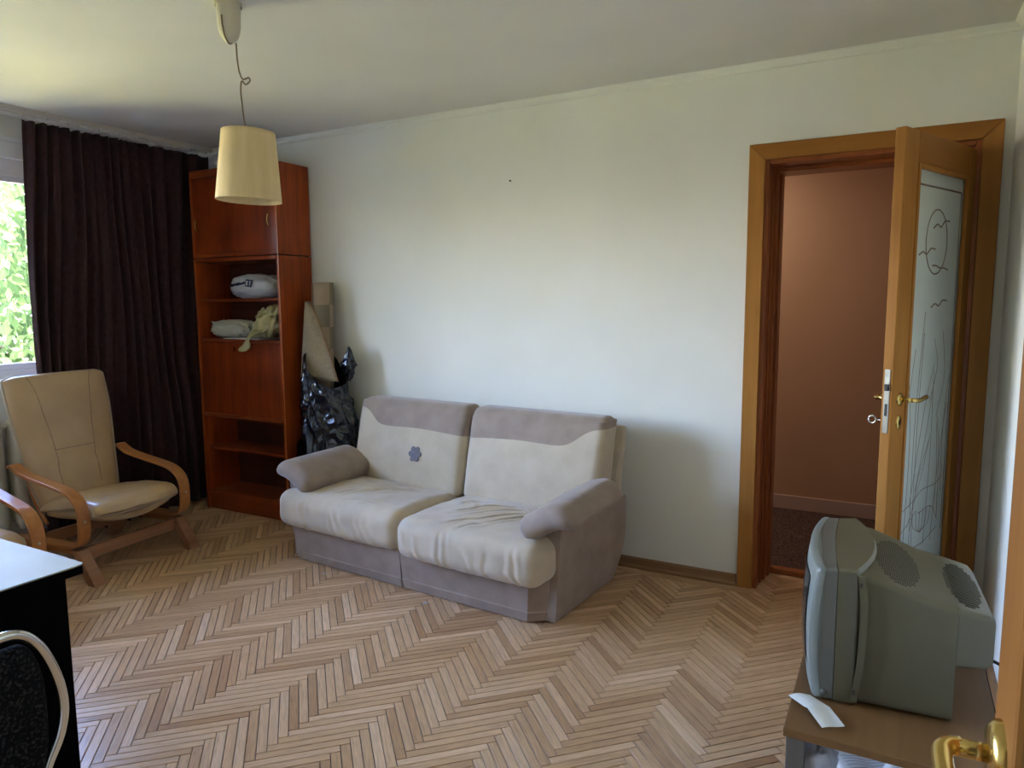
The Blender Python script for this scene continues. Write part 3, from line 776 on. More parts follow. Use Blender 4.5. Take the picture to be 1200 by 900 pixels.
# ------------------------------------------------------------------ armchairs
def padmesh(prof, T_, wfun, n=26, m_=60, seed=0):
    P = bez(prof, 6); tot = len(P)-1
    def fn(side):
        def f(u, v):
            t = v*tot; i = min(tot-1, int(t)); fr_ = t-i; c = P[i].lerp(P[i+1], fr_)
            a = P[max(0, i-1)]; b_ = P[min(tot, i+2)]; tg = (b_-a).normalized(); nn = Vector((-tg.z, 0, tg.x))
            y = (u-.5)*2; wd = wfun(v)
            e = min(1, max(0, 1-abs(y)**5))**.5 * min(1, max(0, 1-abs(2*v-1)**26))**.5
            th = T_*(.10+.90*e) + (.006*fbm((y*2+seed, v*6, side), 1, 4) if side > 0 else 0)*e
            k = (1.0 if side > 0 else -.45)
            th2 = th*k
            return c + nn*th2 + Vector((0, y*wd, 0))
        return f
    q = MB(); q.grid(fn(1), n, m_); q.grid(fn(-1), n, m_, flip=True)
    # close the rim
    K = (n+1)*(m_+1)
    def idx(i, j): return j*(n+1)+i
    fs_ = []
    for i in range(n): fs_ += [(idx(i, 0), K+idx(i, 0), K+idx(i+1, 0), idx(i+1, 0)), (idx(i, m_), idx(i+1, m_), K+idx(i+1, m_), K+idx(i, m_))]
    for j in range(m_): fs_ += [(idx(0, j), idx(0, j+1), K+idx(0, j+1), K+idx(0, j)), (idx(n, j), K+idx(n, j), K+idx(n, j+1), idx(n, j+1))]
    q.f += fs_; q.uv += [None]*len(fs_); q.mi += [0]*len(fs_)
    return q, fn(1)
def armchair(loc, rz, label):
    t = thing('armchair', label, 'armchair', loc, rz, 'matching beige leather armchairs with bent wood arms')
    # seat and back as one slung pad split in two cushions
    seatp = [(.315, 0, .335), (.285, 0, .365), (.1, 0, .362), (-.06, 0, .335), (-.19, 0, .315)][::-1]
    q, f = padmesh(seatp, .056, lambda v: .242+.02*v, seed=1)
    q.xf(lambda p: Vector((p.x-.055*(abs(p.y)/.26)**3*(1 if p.x > .15 else 0), p.y, p.z)))
    fixn(part('seat_cushion', q, M['leather'], t, True))
    backp = [(-.195, 0, .33), (-.22, 0, .42), (-.255, 0, .60), (-.292, 0, .80), (-.335, 0, .98), (-.352, 0, 1.04)]
    def wb(v):
        w0 = .235+.060*min(1, v*1.5)
        return w0-.05*max(0, (v-.9)/.1)**2
    q, fb = padmesh(backp[::-1], .050, lambda v: wb(1-v), seed=4)
    bk = fixn(part('back_cushion', q, M['leather'], t, True))
    fb2 = lambda u, v: fb(u, 1-v)
    # piping round the back and the front of the seat
    def onb(y, v): return Vector(fb2((y+1)/2, v))
    rim = []
    for i in range(21): rim.append(Vector((0, 0, 0)) + (Vector(fb2(0, i/20))))
    for i in range(1, 12): rim.append(Vector(fb2(i/12, 1)))
    for i in range(21): rim.append(Vector(fb2(1, 1-i/20)))
    part('piping', MB().tube(rim, .0065, 8), M['piping'], bk, True)
    srim = []
    ff_ = f
    for i in range(0, 17): srim.append(Vector(ff_(0, .45+.55*i/16)))
    for i in range(1, 14): srim.append(Vector(ff_(i/14, 1)))
    for i in range(0, 17): srim.append(Vector(ff_(1, 1-.55*i/16)))
    srim = [Vector((p.x-.055*(abs(p.y)/.26)**3*(1 if p.x > .15 else 0), p.y, p.z)) for p in srim]
    part('piping', MB().tube(srim, .007, 8), M['piping'], t, True)
    # stitched seams on the back
    for sgn in (-1, 1):
        pts = [onb(sgn*(.40+.26*(k/12)**2.2+(.05 if k < 3 else 0)), .16+.80*k/12) - Vector((0, 0, 0)) for k in range(13)]
        part('seam', MB().tube(pts, .0022, 6), M['stitch'], bk, True)
    pts = [onb(-.42+.84*k/10, .42) for k in range(11)]
    part('seam', MB().tube(pts, .0022, 6), M['stitch'], bk, True)
    # under-shell of the seat
    part('seat_underside', MB().soft((.44, .46, .05), .022, (10, 10, 4), lambda p: Vector((p.x+.05, p.y, p.z+.320+.07*p.x-.045*(1-(p.y/.23)**2)))), M['leather'], t, True)
    prof_arm = [(-.275, .572), (-.25, .577), (-.225, .562), (-.17, .538), (-.05, .515), (.10, .490), (.18, .470), (.235, .435), (.262, .385), (.268, .31), (.258, .245), (.225, .205), (.17, .192), (0, .188), (-.20, .185), (-.30, .185)]
    for sgn in (-1, 1):
        path = bez([(x, sgn*.315, z) for x, z in prof_arm], 5)
        q = MB().sweep(path, [(-.031, -.009), (.031, -.009), (.031, .009), (-.031, .009)], upv=(0, 0, 1))
        # sweep frame flips where the strip turns straight down: build it from explicit side vector instead
        q = MB(); vs_ = []; n = len(path)
        for i, p in enumerate(path):
            a = path[max(0, i-1)]; c = path[min(n-1, i+1)]; tg = (c-a).normalized(); nn = Vector((-tg.z, 0, tg.x))
            wv = .031
            for (s1, s2) in ((-1, -1), (1, -1), (1, 1), (-1, 1)): vs_.append(p+Vector((0, s1*wv, 0))+nn*s2*.0095)
        fs_ = [(0, 3, 2, 1), tuple((n-1)*4+a for a in (0, 1, 2, 3))]
        for i in range(n-1):
            for a in range(4): c = (a+1) % 4; fs_.append((i*4+a, i*4+c, (i+1)*4+c, (i+1)*4+a))
        q.add(vs_, fs_)
        ao = fixn(part('arm', q, M['beech'], t, True, bev=.003, auto=.5))
        part('bolt', MB().lathe([(.007, 0), (.006, .003), (0, .004)], 12).xf(lambda p: Vector((p.z+.277, sgn*.315+p.y, p.x+.33))), M['steel'], ao, True)
        part('back_rail', MB().tube(bez([(-.16, sgn*.225, .24), (-.25, sgn*.225, .36), (-.30, sgn*.235, .58), (-.34, sgn*.245, .85)], 5), .011, 8), M['beech'], t, True)
    for x in (.205, -.235):
        part('crossbar', MB().box(x-.0125, x+.0125, -.275, .275, .108, .172), M['beech_y'], t, bev=.003)
    for sx_ in (1, -1):
        for sy_ in (1, -1):
            x0 = .205 if sx_ > 0 else -.235; x1 = x0+sx_*.115
            q = MB(); d_ = .014
            y0, y1 = sy_*.305-.031, sy_*.305+.031
            q.prism([(x0-.028, .176), (x0+.028, .176), (x1+.028, 0), (x1-.028, 0)], y0, y1, 'y')
            fixn(part('leg', q, M['beech_y'], t, bev=.003))
    part('side_rail', MB().box(-.22, .19, -.33, -.285, .150, .1755), M['beech'], t, bev=.003)
    part('side_rail', MB().box(-.22, .19, .285, .33, .150, .1755), M['beech'], t, bev=.003)
    return t
ac = armchair((-3.905, 2.345, 0), math.radians(5), 'beige leather armchair with bent wood arms before the dark curtain')
def copy_tree(o, parent=None):
    c = o.copy(); COL.objects.link(c); c.parent = parent
    for chd in list(o.children): copy_tree(chd, c)
    return c
ac2 = copy_tree(ac); ac2.location = (-3.75, 1.455, 0); ac2.rotation_euler[2] = math.radians(-2)
ac2['label'] = 'nearer beige leather armchair cut off by the left picture edge'

# ------------------------------------------------------------------ desk and tube ring stool
dk = thing('desk', 'black desk with a chipped white top in the left foreground', 'desk', (-2.0, 1.135, 0))
q = MB(); out = [(0, 0)]; 
top = [(-1.2, 0), (-.10, 0), (-.075, -.003), (-.05, 0), (-.030, -.004), (-.012, -.002), (-.002, -.010), (0, -.03), (0, -.55), (-1.2, -.55)]
q.prism(top, .698, .702, 'z'); fixn(part('desk_top', q, M['desk_white'], dk))
part('top_edge', MB().prism([(a-.0008 if a == 0 else a, c-.0008 if c > -.02 else c) for a, c in top], .674, .698, 'z'), M['desk_black'], dk)
part('side_panel', MB().box(-.045, -.025, -.55, -.045, 0, .671), M['desk_black'], dk, bev=.001)
part('side_panel', MB().box(-1.18, -1.16, -.55, -.045, 0, .671), M['desk_black'], dk, bev=.001)
part('back_panel', MB().box(-1.16, -.0455, -.065, -.047, .15, .671), M['desk_black'], dk, bev=.001)
st = thing('tube_frame_stool', 'black speckled padded seat in a bent chrome tube leaning at the desk side', 'stool', (-1.80, .72, 0))
ring = bez([(-.02, -.16, .30), (-.02, -.19, .44), (-.02, -.14, .60), (-.02, -.02, .665), (0, .06, .665), (0, .13, .655), (0, .174, .608), (0, .207, .52), (0, .219, .435), (0, .205, .363), (0, .169, .293), (.01, .13, .20), (.03, .10, .012)], 7)
part('chrome_frame', MB().tube(ring, .0125, 14).tube(bez([(-.02, -.16, .30), (-.01, -.17, .2), (.03, -.16, .012)], 6), .0125, 12).tube([(-.0, .125, .19), (-.0, -.16, .19)], .011, 10), M['chrome'], st, True)
part('padded_seat', MB().soft((.045, .33, .37), .02, (4, 24, 24), lambda p: Vector((p.x-.005+.02*(0), p.y*(1-.25*abs(p.z/.19)**3)+.015, p.z+.445))), M['blackfabric'], st, True)

# ------------------------------------------------------------------ pendant lamp
lp = thing('pendant_lamp', 'cream pendant lamp with a tapered fabric shade hanging by a kinked cord', 'lamp', (-2.215, 1.92, H))
def can(u, v):
    th = 2*PI*u; z = -.142*v
    r = .043*(1-.10*v) if v < .45 else .043*(.955)*math.sqrt(max(0, 1-((v-.45)/.56)**2.2))
    return (r*math.cos(th), r*math.sin(th), z)
part('canopy', MB().grid(can, 32, 20, True).lathe([(.048, -.012), (.048, 0)], 32), M['cream'], lp, True)
part('canopy_slot', MB().tube(bez([(.010, -.041, -.055), (.012, -.041, -.09), (.013, -.034, -.125), (.012, -.018, -.147)], 5), .003, 8), M['cord'], lp, True)
ex_ = Vector((rt0.x, rt0.y, 0))
def LP(a, z): return ex_*a+Vector((0, 0, z))
cordp = [LP(.022, -.14), LP(.024, -.20), LP(.030, -.245), LP(.042, -.268), LP(.062, -.262), LP(.066, -.275), LP(.050, -.286), LP(.036, -.274), LP(.031, -.31), LP(.034, -.36), LP(.038, -.41), LP(.044, -.455)]
part('cord', MB().tube(bez(cordp, 6), .0028, 8), M['cord'], lp, True)
sh_c = LP(.052, 0)
hgt, rb, rtp = .252, .119, .096
zb = -.708
q = MB(); pr = []
for i in range(17): t = i/16; pr.append((rb+(rtp-rb)*t, zb+hgt*t))
pr += [(rtp-.003, zb+hgt+.001)] + [(rb+(rtp-rb)*t-.004, zb+hgt*t) for t in [1-i/16 for i in range(17)]] + [(rb, zb)]
def tilt(p):
    c = Vector((sh_c.x, sh_c.y, zb+hgt)); a = Matrix.Rotation(math.radians(-2.2), 3, Vector((-fw.x, -fw.y, 0)).normalized())
    return c + a @ (p-c)
q.lathe(pr, 64, (sh_c.x, sh_c.y, 0)); q.xf(tilt)
shd = part('lamp_shade', q, M['shade'], lp, True)
q = MB()
for k in range(3):
    a = 2*PI*k/3; q.tube([(sh_c.x+.012*math.cos(a), sh_c.y+.012*math.sin(a), zb+hgt-.01), (sh_c.x+(rtp-.003)*math.cos(a), sh_c.y+(rtp-.003)*math.sin(a), zb+hgt-.003)], .002, 6)
q.lathe([(.018, zb+hgt-.06), (.018, zb+hgt-.005), (.008, zb+hgt+.01)], 16, (sh_c.x, sh_c.y, 0)); q.xf(tilt)
part('lamp_holder', q, M['cream'], lp, True)
q = MB().lathe([(.0, zb+.14), (.018, zb+.143), (.030, zb+.16), (.031, zb+.18), (.022, zb+.205), (.014, zb+.235)], 20, (sh_c.x, sh_c.y, 0)); q.xf(tilt)
part('bulb', q, flat('bulb_glass', (.8, .78, .7), .2), lp, True)

# ------------------------------------------------------------------ far door
dr = thing('door_1', 'oak framed door standing open to the brown hall, etched glass leaf', 'door', (-.16, YB, 0)); dr['kind'] = 'structure'
def D(mb, o=(-.16, YB, 0)): return mb.xf(lambda p: p-Vector(o))
CO0, CO1, CZ = -.657, .337, 2.155
cw = .072
def cas(poly, d0=-.020, d1=0): return MB().prism(poly, YB+d0, YB+d1, 'y')
for poly in ([(CO0, 0), (CO0+cw, 0), (CO0+cw, CZ-cw), (CO0, CZ)], [(CO1-cw, 0), (CO1, 0), (CO1, CZ), (CO1-cw, CZ-cw)], [(CO0, CZ), (CO0+cw, CZ-cw), (CO1-cw, CZ-cw), (CO1, CZ)]):
    mt_ = M['doorwood'] if poly[0][1] == 0 else M['doorwood_x']
    fixn(part('casing', D(cas(poly)), mt_, dr, bev=.003))
# jamb lining with rebate steps
jx0, jx1, jz = CO0+cw-.002, CO1-cw+.002, CZ-cw+.002
for (nm, off_, y0, y1) in (('jamb', .022, -.004, .13), ('jamb', .040, .13, .28)):
    q = MB().box(jx0, jx0+off_, YB+y0, YB+y1, 0, jz).box(jx1-off_, jx1, YB+y0, YB+y1, 0, jz).box(jx0+off_, jx1-off_, YB+y0, YB+y1, jz-off_, jz)
    part(nm, D(q), M['doorred'], dr, bev=.003)
part('door_stop', D(MB().box(jx0+.022, jx0+.030, YB+.08, YB+.10, 0, jz-.022).box(jx0+.040, jx0+.050, YB+.20, YB+.28, 0, jz-.04)), M['doorred'], dr, bev=.002)
part('threshold', D(MB().box(jx0+.04, jx1-.04, YB+.25, YB+.30, 0, .028)), M['doorred'], dr, bev=.004)
# leaf (own frame: x along the leaf from hinge to lock edge, y thickness with the room face at -y)
hinge = Vector((.218, 3.60)); free = Vector((-.045, 2.985)); LW = (free-hinge).length; LH = 2.045; TH = .038
ang = math.atan2(free.y-hinge.y, free.x-hinge.x)
lf = part('leaf', MB().box(.0, .075, 0, TH, .01, LH).box(LW-.115, LW, 0, TH, .01, LH), M['doorwood'], dr, bev=.004)
lf.location = Vector((hinge.x+.16, hinge.y-YB, 0)); lf.rotation_euler[2] = ang
def lp_(nm, mb, mt_, smooth=False, bev=0, label=None): return part(nm, mb, mt_, lf, smooth, bev, label)
lp_('leaf_rail', MB().box(.075, LW-.115, 0.0, TH, LH-.115, LH), M['doorwood_x'], bev=.003)
lp_('leaf_rail', MB().box(.075, LW-.115, 0.0, TH, .01, .30), M['doorwood_x'], bev=.003)
gx0, gx1, gz0, gz1 = .075, LW-.115, .30, LH-.115
lp_('glass_pane', MB().box(gx0-.0, gx1+.0, TH/2-.003, TH/2+.003, gz0, gz1), M['frosted'], label='frosted glass pane with etched lines')
# which side faces the room: +y side after rotation faces the camera
ysg = 1
for yy in (TH, 0):
    q = MB(); bw = .018; p0, p1 = (yy-.012, yy+.005) if yy > 0 else (-.005, .012)
    q.box(gx0, gx0+bw, p0, p1, gz0, gz1).box(gx1-bw, gx1, p0, p1, gz0, gz1).box(gx0+bw, gx1-bw, p0, p1, gz0, gz0+bw).box(gx0+bw, gx1-bw, p0, p1, gz1-bw, gz1)
    lp_('glazing_bead', q, M['doorwood'], bev=.004)
# etched drawing, in pane coordinates: a from the lock side (0) to the hinge side (1), h height
GW = gx1-gx0
yp = TH/2+.0035
def EP(a, h): return Vector((gx1-a*GW, yp, h))
def etch(nm, pts, r=.0022, n=6, closed=False):
    P = bez([EP(a, h) for a, h in pts], n) if not closed else [EP(a, h) for a, h in pts]
    return lp_(nm, MB().tube(P, r, 6, closed).xf(lambda p: Vector((p.x, yp+(p.y-yp)*.3, p.z))), M['etch'], True)
cc, hh = .50, 1.655
etch('etched_circle', [(cc+.165*math.cos(2*PI*i/40)*1.25, hh+.125*math.sin(2*PI*i/40)) for i in range(40)], .0032, closed=True)
etch('etched_border', [(.06, 1.862), (.94, 1.862)], .004)
etch('etched_border', [(.94, 1.862), (.94, .45)], .003)
for (a, h, s_, ti) in ((.58, 1.725, 1, .3), (.33, 1.615, 1, .2), (.60, 1.565, -1, -.5), (.62, 1.415, 1, .15)):
    w_ = .26
    etch('etched_bird', [(a-w_*.6, h-.012-ti*.02), (a-w_*.30, h-.002), (a-.01, h-.010), (a+w_*.25, h+.006+ti*.03), (a+w_*.6, h+.040*ti+.004)], .0036)
reeds = [((.30, .40), (.28, .9), (.36, 1.38)), ((.34, .40), (.33, .9), (.37, 1.30)), ((.12, .42), (.10, .9), (.22, 1.24)), ((.18, .42), (.20, .9), (.08, 1.22)),
         ((.55, 1.02), (.66, 1.16), (.58, 1.27)), ((.58, .42), (.62, .8), (.60, 1.14)), ((.36, .66), (.52, .90), (.60, 1.06)), ((.26, .60), (.46, 1.0), (.60, 1.17)),
         ((.24, .52), (.45, .70), (.60, .88)), ((.30, .50), (.40, .70), (.58, .86)), ((.72, .42), (.78, .70), (.72, .92)), ((.75, .55), (.80, .75), (.90, 1.0)), ((.84, .5), (.80, .8), (.72, .95)),
         ((.70, .95), (.82, 1.12), (.74, 1.3)), ((.88, .62), (.86, .9), (.92, 1.12))]
for rd_ in reeds: etch('etched_reed', rd_, .0017)
for wv_ in ([(.0, .58), (.3, .615), (.5, .655), (.75, .66), (.9, .69)], [(.02, .48), (.2, .52), (.4, .575)], [(.45, .56), (.7, .57), (.85, .50)], [(.4, .42), (.6, .43), (.85, .47)]): etch('etched_wave', wv_, .0018)
for k in range(6): etch('etched_shell', [(.50, .475), (.36+.06*k, .51), (.34+.07*k, .565+.008*(k % 2))], .0018)
# handles, escutcheons, lock plate, key
hz = 1.058
def lever(side, z, nm='handle', lx=LW-.060):
    y0 = TH if side > 0 else 0
    q = MB(); 
    q.tube([(lx, y0, z), (lx, y0+side*.045, z)], .009, 12)
    q.tube(bez([(lx, y0+side*.040, z), (lx-.008, y0+side*.052, z), (lx-.045, y0+side*.056, z-.002), (lx-.105, y0+side*.050, z+.004), (lx-.118, y0+side*.050, z+.002)], 5), .0085, 12)
    a = lp_(nm, q, M['brass'], True)
    part('rosette', MB().lathe([(0, .009), (.018, .009), (.023, .006), (.024, 0)], 24).xf(lambda p: Vector((lx+p.x, y0+side*p.z, z+p.y))), M['brass'], lf, True)
    part('keyhole_rosette', MB().lathe([(.009, .007), (.017, .007), (.022, .005), (.023, 0)], 24).xf(lambda p: Vector((lx+p.x*.8, y0+side*p.z, z-.088+p.y*1.2))), M['brass'], lf, True)
    part('keyhole', MB().box(lx-.003, lx+.003, y0+side*.001-.001, y0+side*.006, z-.100, z-.076), M['blacktip'], lf)
lever(1, hz); lever(-1, hz)
lp_('lock_plate', MB().box(LW-.001, LW+.003, TH/2-.010, TH/2+.010, hz-.125, hz+.115), M['steel'], bev=.001)
lp_('latch', MB().prism([(TH/2-.006, hz+.035), (TH/2+.006, hz+.035), (TH/2+.006, hz+.060), (TH/2-.006, hz+.060)], LW+.003, LW+.010, 'x'), M['blacktip'])
lp_('bolt_hole', MB().box(LW+.003, LW+.0035, TH/2-.005, TH/2+.005, hz-.06, hz-.015), M['blacktip'])
q = MB().tube([(LW-.060, -.005, hz-.088), (LW-.060, -.045, hz-.088)], .0035, 8)
q.tube([(LW-.060+.0, -.057+.014*math.cos(2*PI*i/16), hz-.088+.014*math.sin(2*PI*i/16)) for i in range(16)], .0035, 8, True)
lp_('key', q, M['steel'], True)
for hz_ in (.25, 1.05, 1.82): lp_('hinge', MB().tube([(-.006, -.002, hz_-.04), (-.006, -.002, hz_+.04)], .007, 10), M['brass'], True)

# ------------------------------------------------------------------ near door (only its edge is in the picture)
d2 = thing('door_2', 'oak door leaf with a brass lever at the right picture edge', 'door', (.17, YF, 0)); d2['kind'] = 'structure'
q = MB().box(NX0-.0, NX0+.03, YF-.14, YF+.004, 0, NZ).box(NX1-.0302, NX1-.0002, YF-.14, YF+.004, 0, NZ).box(NX0+.03, NX1-.0302, YF-.14, YF+.004, NZ-.03, NZ)
part('jamb', q.xf(lambda p: p-Vector((.17, YF, 0))), M['doorred'], d2, bev=.003)
for poly in ([(NX0-.06, 0), (NX0+.012, 0), (NX0+.012, NZ-.012), (NX0-.06, NZ+.06)], [(NX1-.012, 0), (NX1+.06, 0), (NX1+.06, NZ+.06), (NX1-.012, NZ-.012)], [(NX0-.06, NZ+.06), (NX0+.012, NZ-.012), (NX1-.012, NZ-.012), (NX1+.06, NZ+.06)]):
    fixn(part('casing', MB().prism(poly, YF+.0045, YF+.020, 'y').xf(lambda p: p-Vector((.17, YF, 0))), M['doorwood'], d2, bev=.003))
FX, FY = .094, .745                       # lock edge of the open leaf
hx2, hy2 = .122, YF+.045
L2 = math.hypot(FX-hx2, FY-hy2); a2 = math.atan2(FY-hy2, FX-hx2)
lf2 = part('leaf', MB().box(0, .12, -TH, 0, .01, 2.03).box(L2-.10, L2, -TH, 0, .01, 2.03), M['neardoor'], d2, bev=.003)
lf2.location = (hx2-.17, hy2-YF, 0); lf2.rotation_euler[2] = a2
part('leaf_rail', MB().box(.12, L2-.10, -TH, 0, 1.93, 2.03).box(.12, L2-.10, -TH, 0, .01, .3), M['neardoor'], lf2, bev=.003)
part('glass_pane', MB().box(.12, L2-.10, -TH/2-.003, -TH/2+.003, .3, 1.93), M['frosted'], lf2)
for (p0, p1) in ((-.012, .006), (-TH-.006, -TH+.012)):
    part('glazing_bead', MB().box(L2-.125, L2-.10, p0, p1, .3, 1.93).box(.12, .14, p0, p1, .3, 1.93), M['neardoor'], lf2, bev=.005)
z = 1.038; lx = L2-.042
for sd_, y0 in ((1, 0), (-1, -TH)):
    q = MB().tube([(lx, y0, z), (lx, y0+sd_*.034, z)], .008, 14)
    q.tube(bez([(lx+.002, y0+sd_*.030, z), (lx-.006, y0+sd_*.042, z), (lx-.03, y0+sd_*.045, z-.002), (lx-.11, y0+sd_*.042, z-.004)], 6), .0085, 14)
    part('handle', q, M['brass'], lf2, True)
    part('rosette', MB().lathe([(0, .010), (.023, .010), (.029, .006), (.031, 0)], 28).xf(lambda p: Vector((lx+p.x, y0+sd_*p.z, z+p.y))), M['brass'], lf2, True)

# ------------------------------------------------------------------ television table
TT = .45
tt = thing('television_table', 'light wood topped television table on grey legs at the right wall', 'table', (.03, 1.95, 0))
def TL(mb): return mb.xf(lambda p: p-Vector((.03, 1.95, 0)))
tx0, tx1, ty0, ty1 = -.19, .246, 1.649, 2.34
part('table_top', TL(MB().box(tx0, tx1, ty0, ty1, TT-.020, TT)), M['tabletop'], tt, bev=.002)
for (x, y) in ((tx0+.006, ty0+.008), (tx1-.046, ty0+.008), (tx0+.006, ty1-.048), (tx1-.046, ty1-.048)):
    part('leg', TL(MB().box(x, x+.04, y, y+.04, 0, TT-.020)), M['metal_leg'], tt, bev=.002)
part('lower_shelf', TL(MB().box(tx0+.01, tx1-.01, ty0+.05, ty1-.05, .20, .216)), M['tabletop'], tt, bev=.002)
# lower shelf contents
M['print_grey'] = flat('grey_print', (.32, .32, .36), .8)
def sheet(nm, cx_, cy_, z, w_, h_, rz, label, mat='paper', lines=0, crump=.006, group=None):
    q = MB().grid(lambda u, v: ((u-.5)*w_, (v-.5)*h_, crump*(.6+fbm((u*3+cx_*9, v*3, z*40)))+.001), 10, 12)
    o = part(nm, q, M[mat], None, True, loc=(cx_, cy_, z)); o.rotation_euler[2] = rz
    md = o.modifiers.new('t', 'SOLIDIFY'); md.thickness = .0012
    tag(o, label, 'paper', group)
    if lines:
        q = MB()
        for i in range(lines):
            y = h_*(.36-.72*i/lines); x0 = -w_*.36; x1 = w_*random.uniform(.1, .36)
            q.grid(lambda u, v: (x0+(x1-x0)*u, y+.0028*v, crump*(.6+fbm(((x0+(x1-x0)*u)/w_*3+1.5+cx_*9, ((y+.0028*v)/h_+.5)*3, z*40)))+.0032), 10, 1)
        part('printed_lines', q, M['print_grey'], o)
    return o
sheet('leaflet', .035, 1.90, .226, .21, .28, .5, 'printed white leaflet lying flat on the lower table shelf', lines=16)
sheet('leaflet', .10, 1.84, .244, .20, .27, -.25, 'second printed leaflet on the lower shelf, nearer the wall', lines=16)
bb = lump('clear_bag', (-.135, 1.735, .2165), (.10, .13, .19), 31, .28, 3.2, M['bag_white'], (40, 28)); tag(bb, 'crumpled pale plastic bag on the lower shelf beside the table leg', 'bag')
pe = thing('blue_clip', 'blue clip with a grey wire handle among papers under the table', 'clip', (.035, 1.735, .262))
part('clip_body', MB().soft((.07, .03, .014), .0065, (10, 6, 4), lambda p: p+Vector((0, 0, .008))), M['blue'], pe, True)
part('clip_wire', MB().tube(bez([(-.01, .005, .014), (.0, .012, .045), (.03, .0, .03), (.06, -.02, .012)], 5), .004, 8), M['steel'], pe, True)
stx = thing('paper_stack', 'low stack of white papers filling the lower shelf', 'papers', (.03, 1.90, .216))
part('paper_block', MB().box(-.10, .18, -.19, .2, 0, .009), M['paper'], stx, bev=.002)

# folded paper slip on the table top
pts = [((-.197, 1.791), (-.151, 1.824)), ((-.148, 1.737), (-.102, 1.773)), ((-.110, 1.673), (-.065, 1.712))]
hts = [.0015, .010, .0015]; zt = [.004, .012, .008]
q = MB(); rows = []
for k in range(2):
    for i in range(7 if k else 6):
        t = i/6; a = Vector(pts[k][0]).lerp(Vector(pts[k+1][0]), t); c = Vector(pts[k][1]).lerp(Vector(pts[k+1][1]), t)
        z_ = zt[k]+(zt[k+1]-zt[k])*t; rows.append([(a.x+(c.x-a.x)*s-(-.13), a.y+(c.y-a.y)*s-1.75, z_+.004*math.sin(PI*s*1.3+k)*(1-.3*k)) for s in [j/6 for j in range(7)]])
vs_ = [p for r_ in rows for p in r_]; fs_ = [(j*7+i, j*7+i+1, (j+1)*7+i+1, (j+1)*7+i) for j in range(len(rows)-1) for i in range(6)]
q.add(vs_, fs_)
ps = part('folded_paper_slip', q, M['paper'], None, False, loc=(-.13, 1.75, TT)); tag(ps, 'folded white paper slip lying on the front corner of the table top', 'paper')
md = ps.modifiers.new('t', 'SOLIDIFY'); md.thickness = .001

# ------------------------------------------------------------------ television (screen faces the left, its side faces us)
tv = thing('television', 'grey green tube television on the table, screen turned to the window', 'television', (-.03, 1.815, TT+.004), math.radians(3.5))
TW = .455; THt = .335
def outline(x_front, t):      # front of the bezel: bulges with height and across the width
    return x_front
def rrect(y0, y1, z0, z1, r, n=6):
    P = []
    for (cy_, cz_, a0) in ((y1-r, z1-r, 0), (y0+r, z1-r, PI/2), (y0+r, z0+r, PI), (y1-r, z0+r, 1.5*PI)):
        for i in range(n+1): a = a0+PI/2*i/n; P.append((cy_+r*math.cos(a), cz_+r*math.sin(a)))
    out = []
    for i, a in enumerate(P):                 # straight runs get 12 steps so they can be bent
        c = P[(i+1) % len(P)]; out.append(a)
        if i % (n+1) == n:
            for k in range(1, 12): out.append((a[0]+(c[0]-a[0])*k/12, a[1]+(c[1]-a[1])*k/12))
    return out
def loft(secs, cap0=True, cap1=True, bulge=None):
    q = MB(); n = len(secs[0][1]); vs_ = []; fs_ = []
    for x, P in secs:
        for (y, z_) in P:
            xx = x(y, z_) if callable(x) else x
            vs_.append((xx, y, z_))
    for j in range(len(secs)-1):
        for i in range(n): fs_.append((j*n+i, j*n+(i+1) % n, (j+1)*n+(i+1) % n, (j+1)*n+i))
    if cap0: fs_.append(tuple(range(n)))
    if cap1: fs_.append(tuple((len(secs)-1)*n+i for i in range(n))[::-1])
    return q.add(vs_, fs_)
bow = lambda y, z_: (1-((y-TW/2)/(TW/2))**2)
vb = lambda z_: (1-((z_-.17)/.17)**2)
xf0 = lambda y, z_: -.106-.014*vb(z_)-.026*bow(y, z_)          # front rim
P0 = rrect(0, TW, 0, THt, .012)
P00 = rrect(.006, TW-.006, .004, THt-.004, .012)
fixn(part('front_rim', loft([(lambda y, z_: xf0(y, z_)-.006, P00), (xf0, P0), (lambda y, z_: xf0(y, z_)+.012, P0)]), M['tv_rim'], tv, True, auto=.7))
# bezel: dark grey ring then green grey ring; its rear edge arcs forward at top corners
xb1 = lambda y, z_: -.070-.010*bow(y, z_)
xb2 = lambda y, z_: -.030+.045*bow(y, z_)
fixn(part('bezel', loft([(lambda y, z_: xf0(y, z_)+.0125, rrect(.001, TW-.001, .001, THt-.001, .012)), (xb1, rrect(.001, TW-.001, .001, THt+.001, .012))]), M['tv_grey'], tv, True, auto=.7))
fixn(part('bezel_ring', loft([(lambda y, z_: xb1(y, z_)+.0015, P0), (xb2, rrect(0, TW, 0, THt+.006, .012)), (lambda y, z_: xb2(y, z_)+.006, rrect(.006, TW-.006, .004, THt-.004, .012))]), M['tv_green'], tv, True, auto=.7))
part('front_face', MB().grid(lambda u, v: (xf0(TW*u, THt*v)-.006, TW*(.010+.98*u), THt*(.012+.976*v)), 18, 14), M['tv_rim'], tv, True)
part('screen', MB().grid(lambda u, v: (xf0(TW*(.13+.74*u), .06+.23*v)-.0085, TW*(.13+.74*u), .06+.23*v), 14, 10), M['screen'], tv, True)
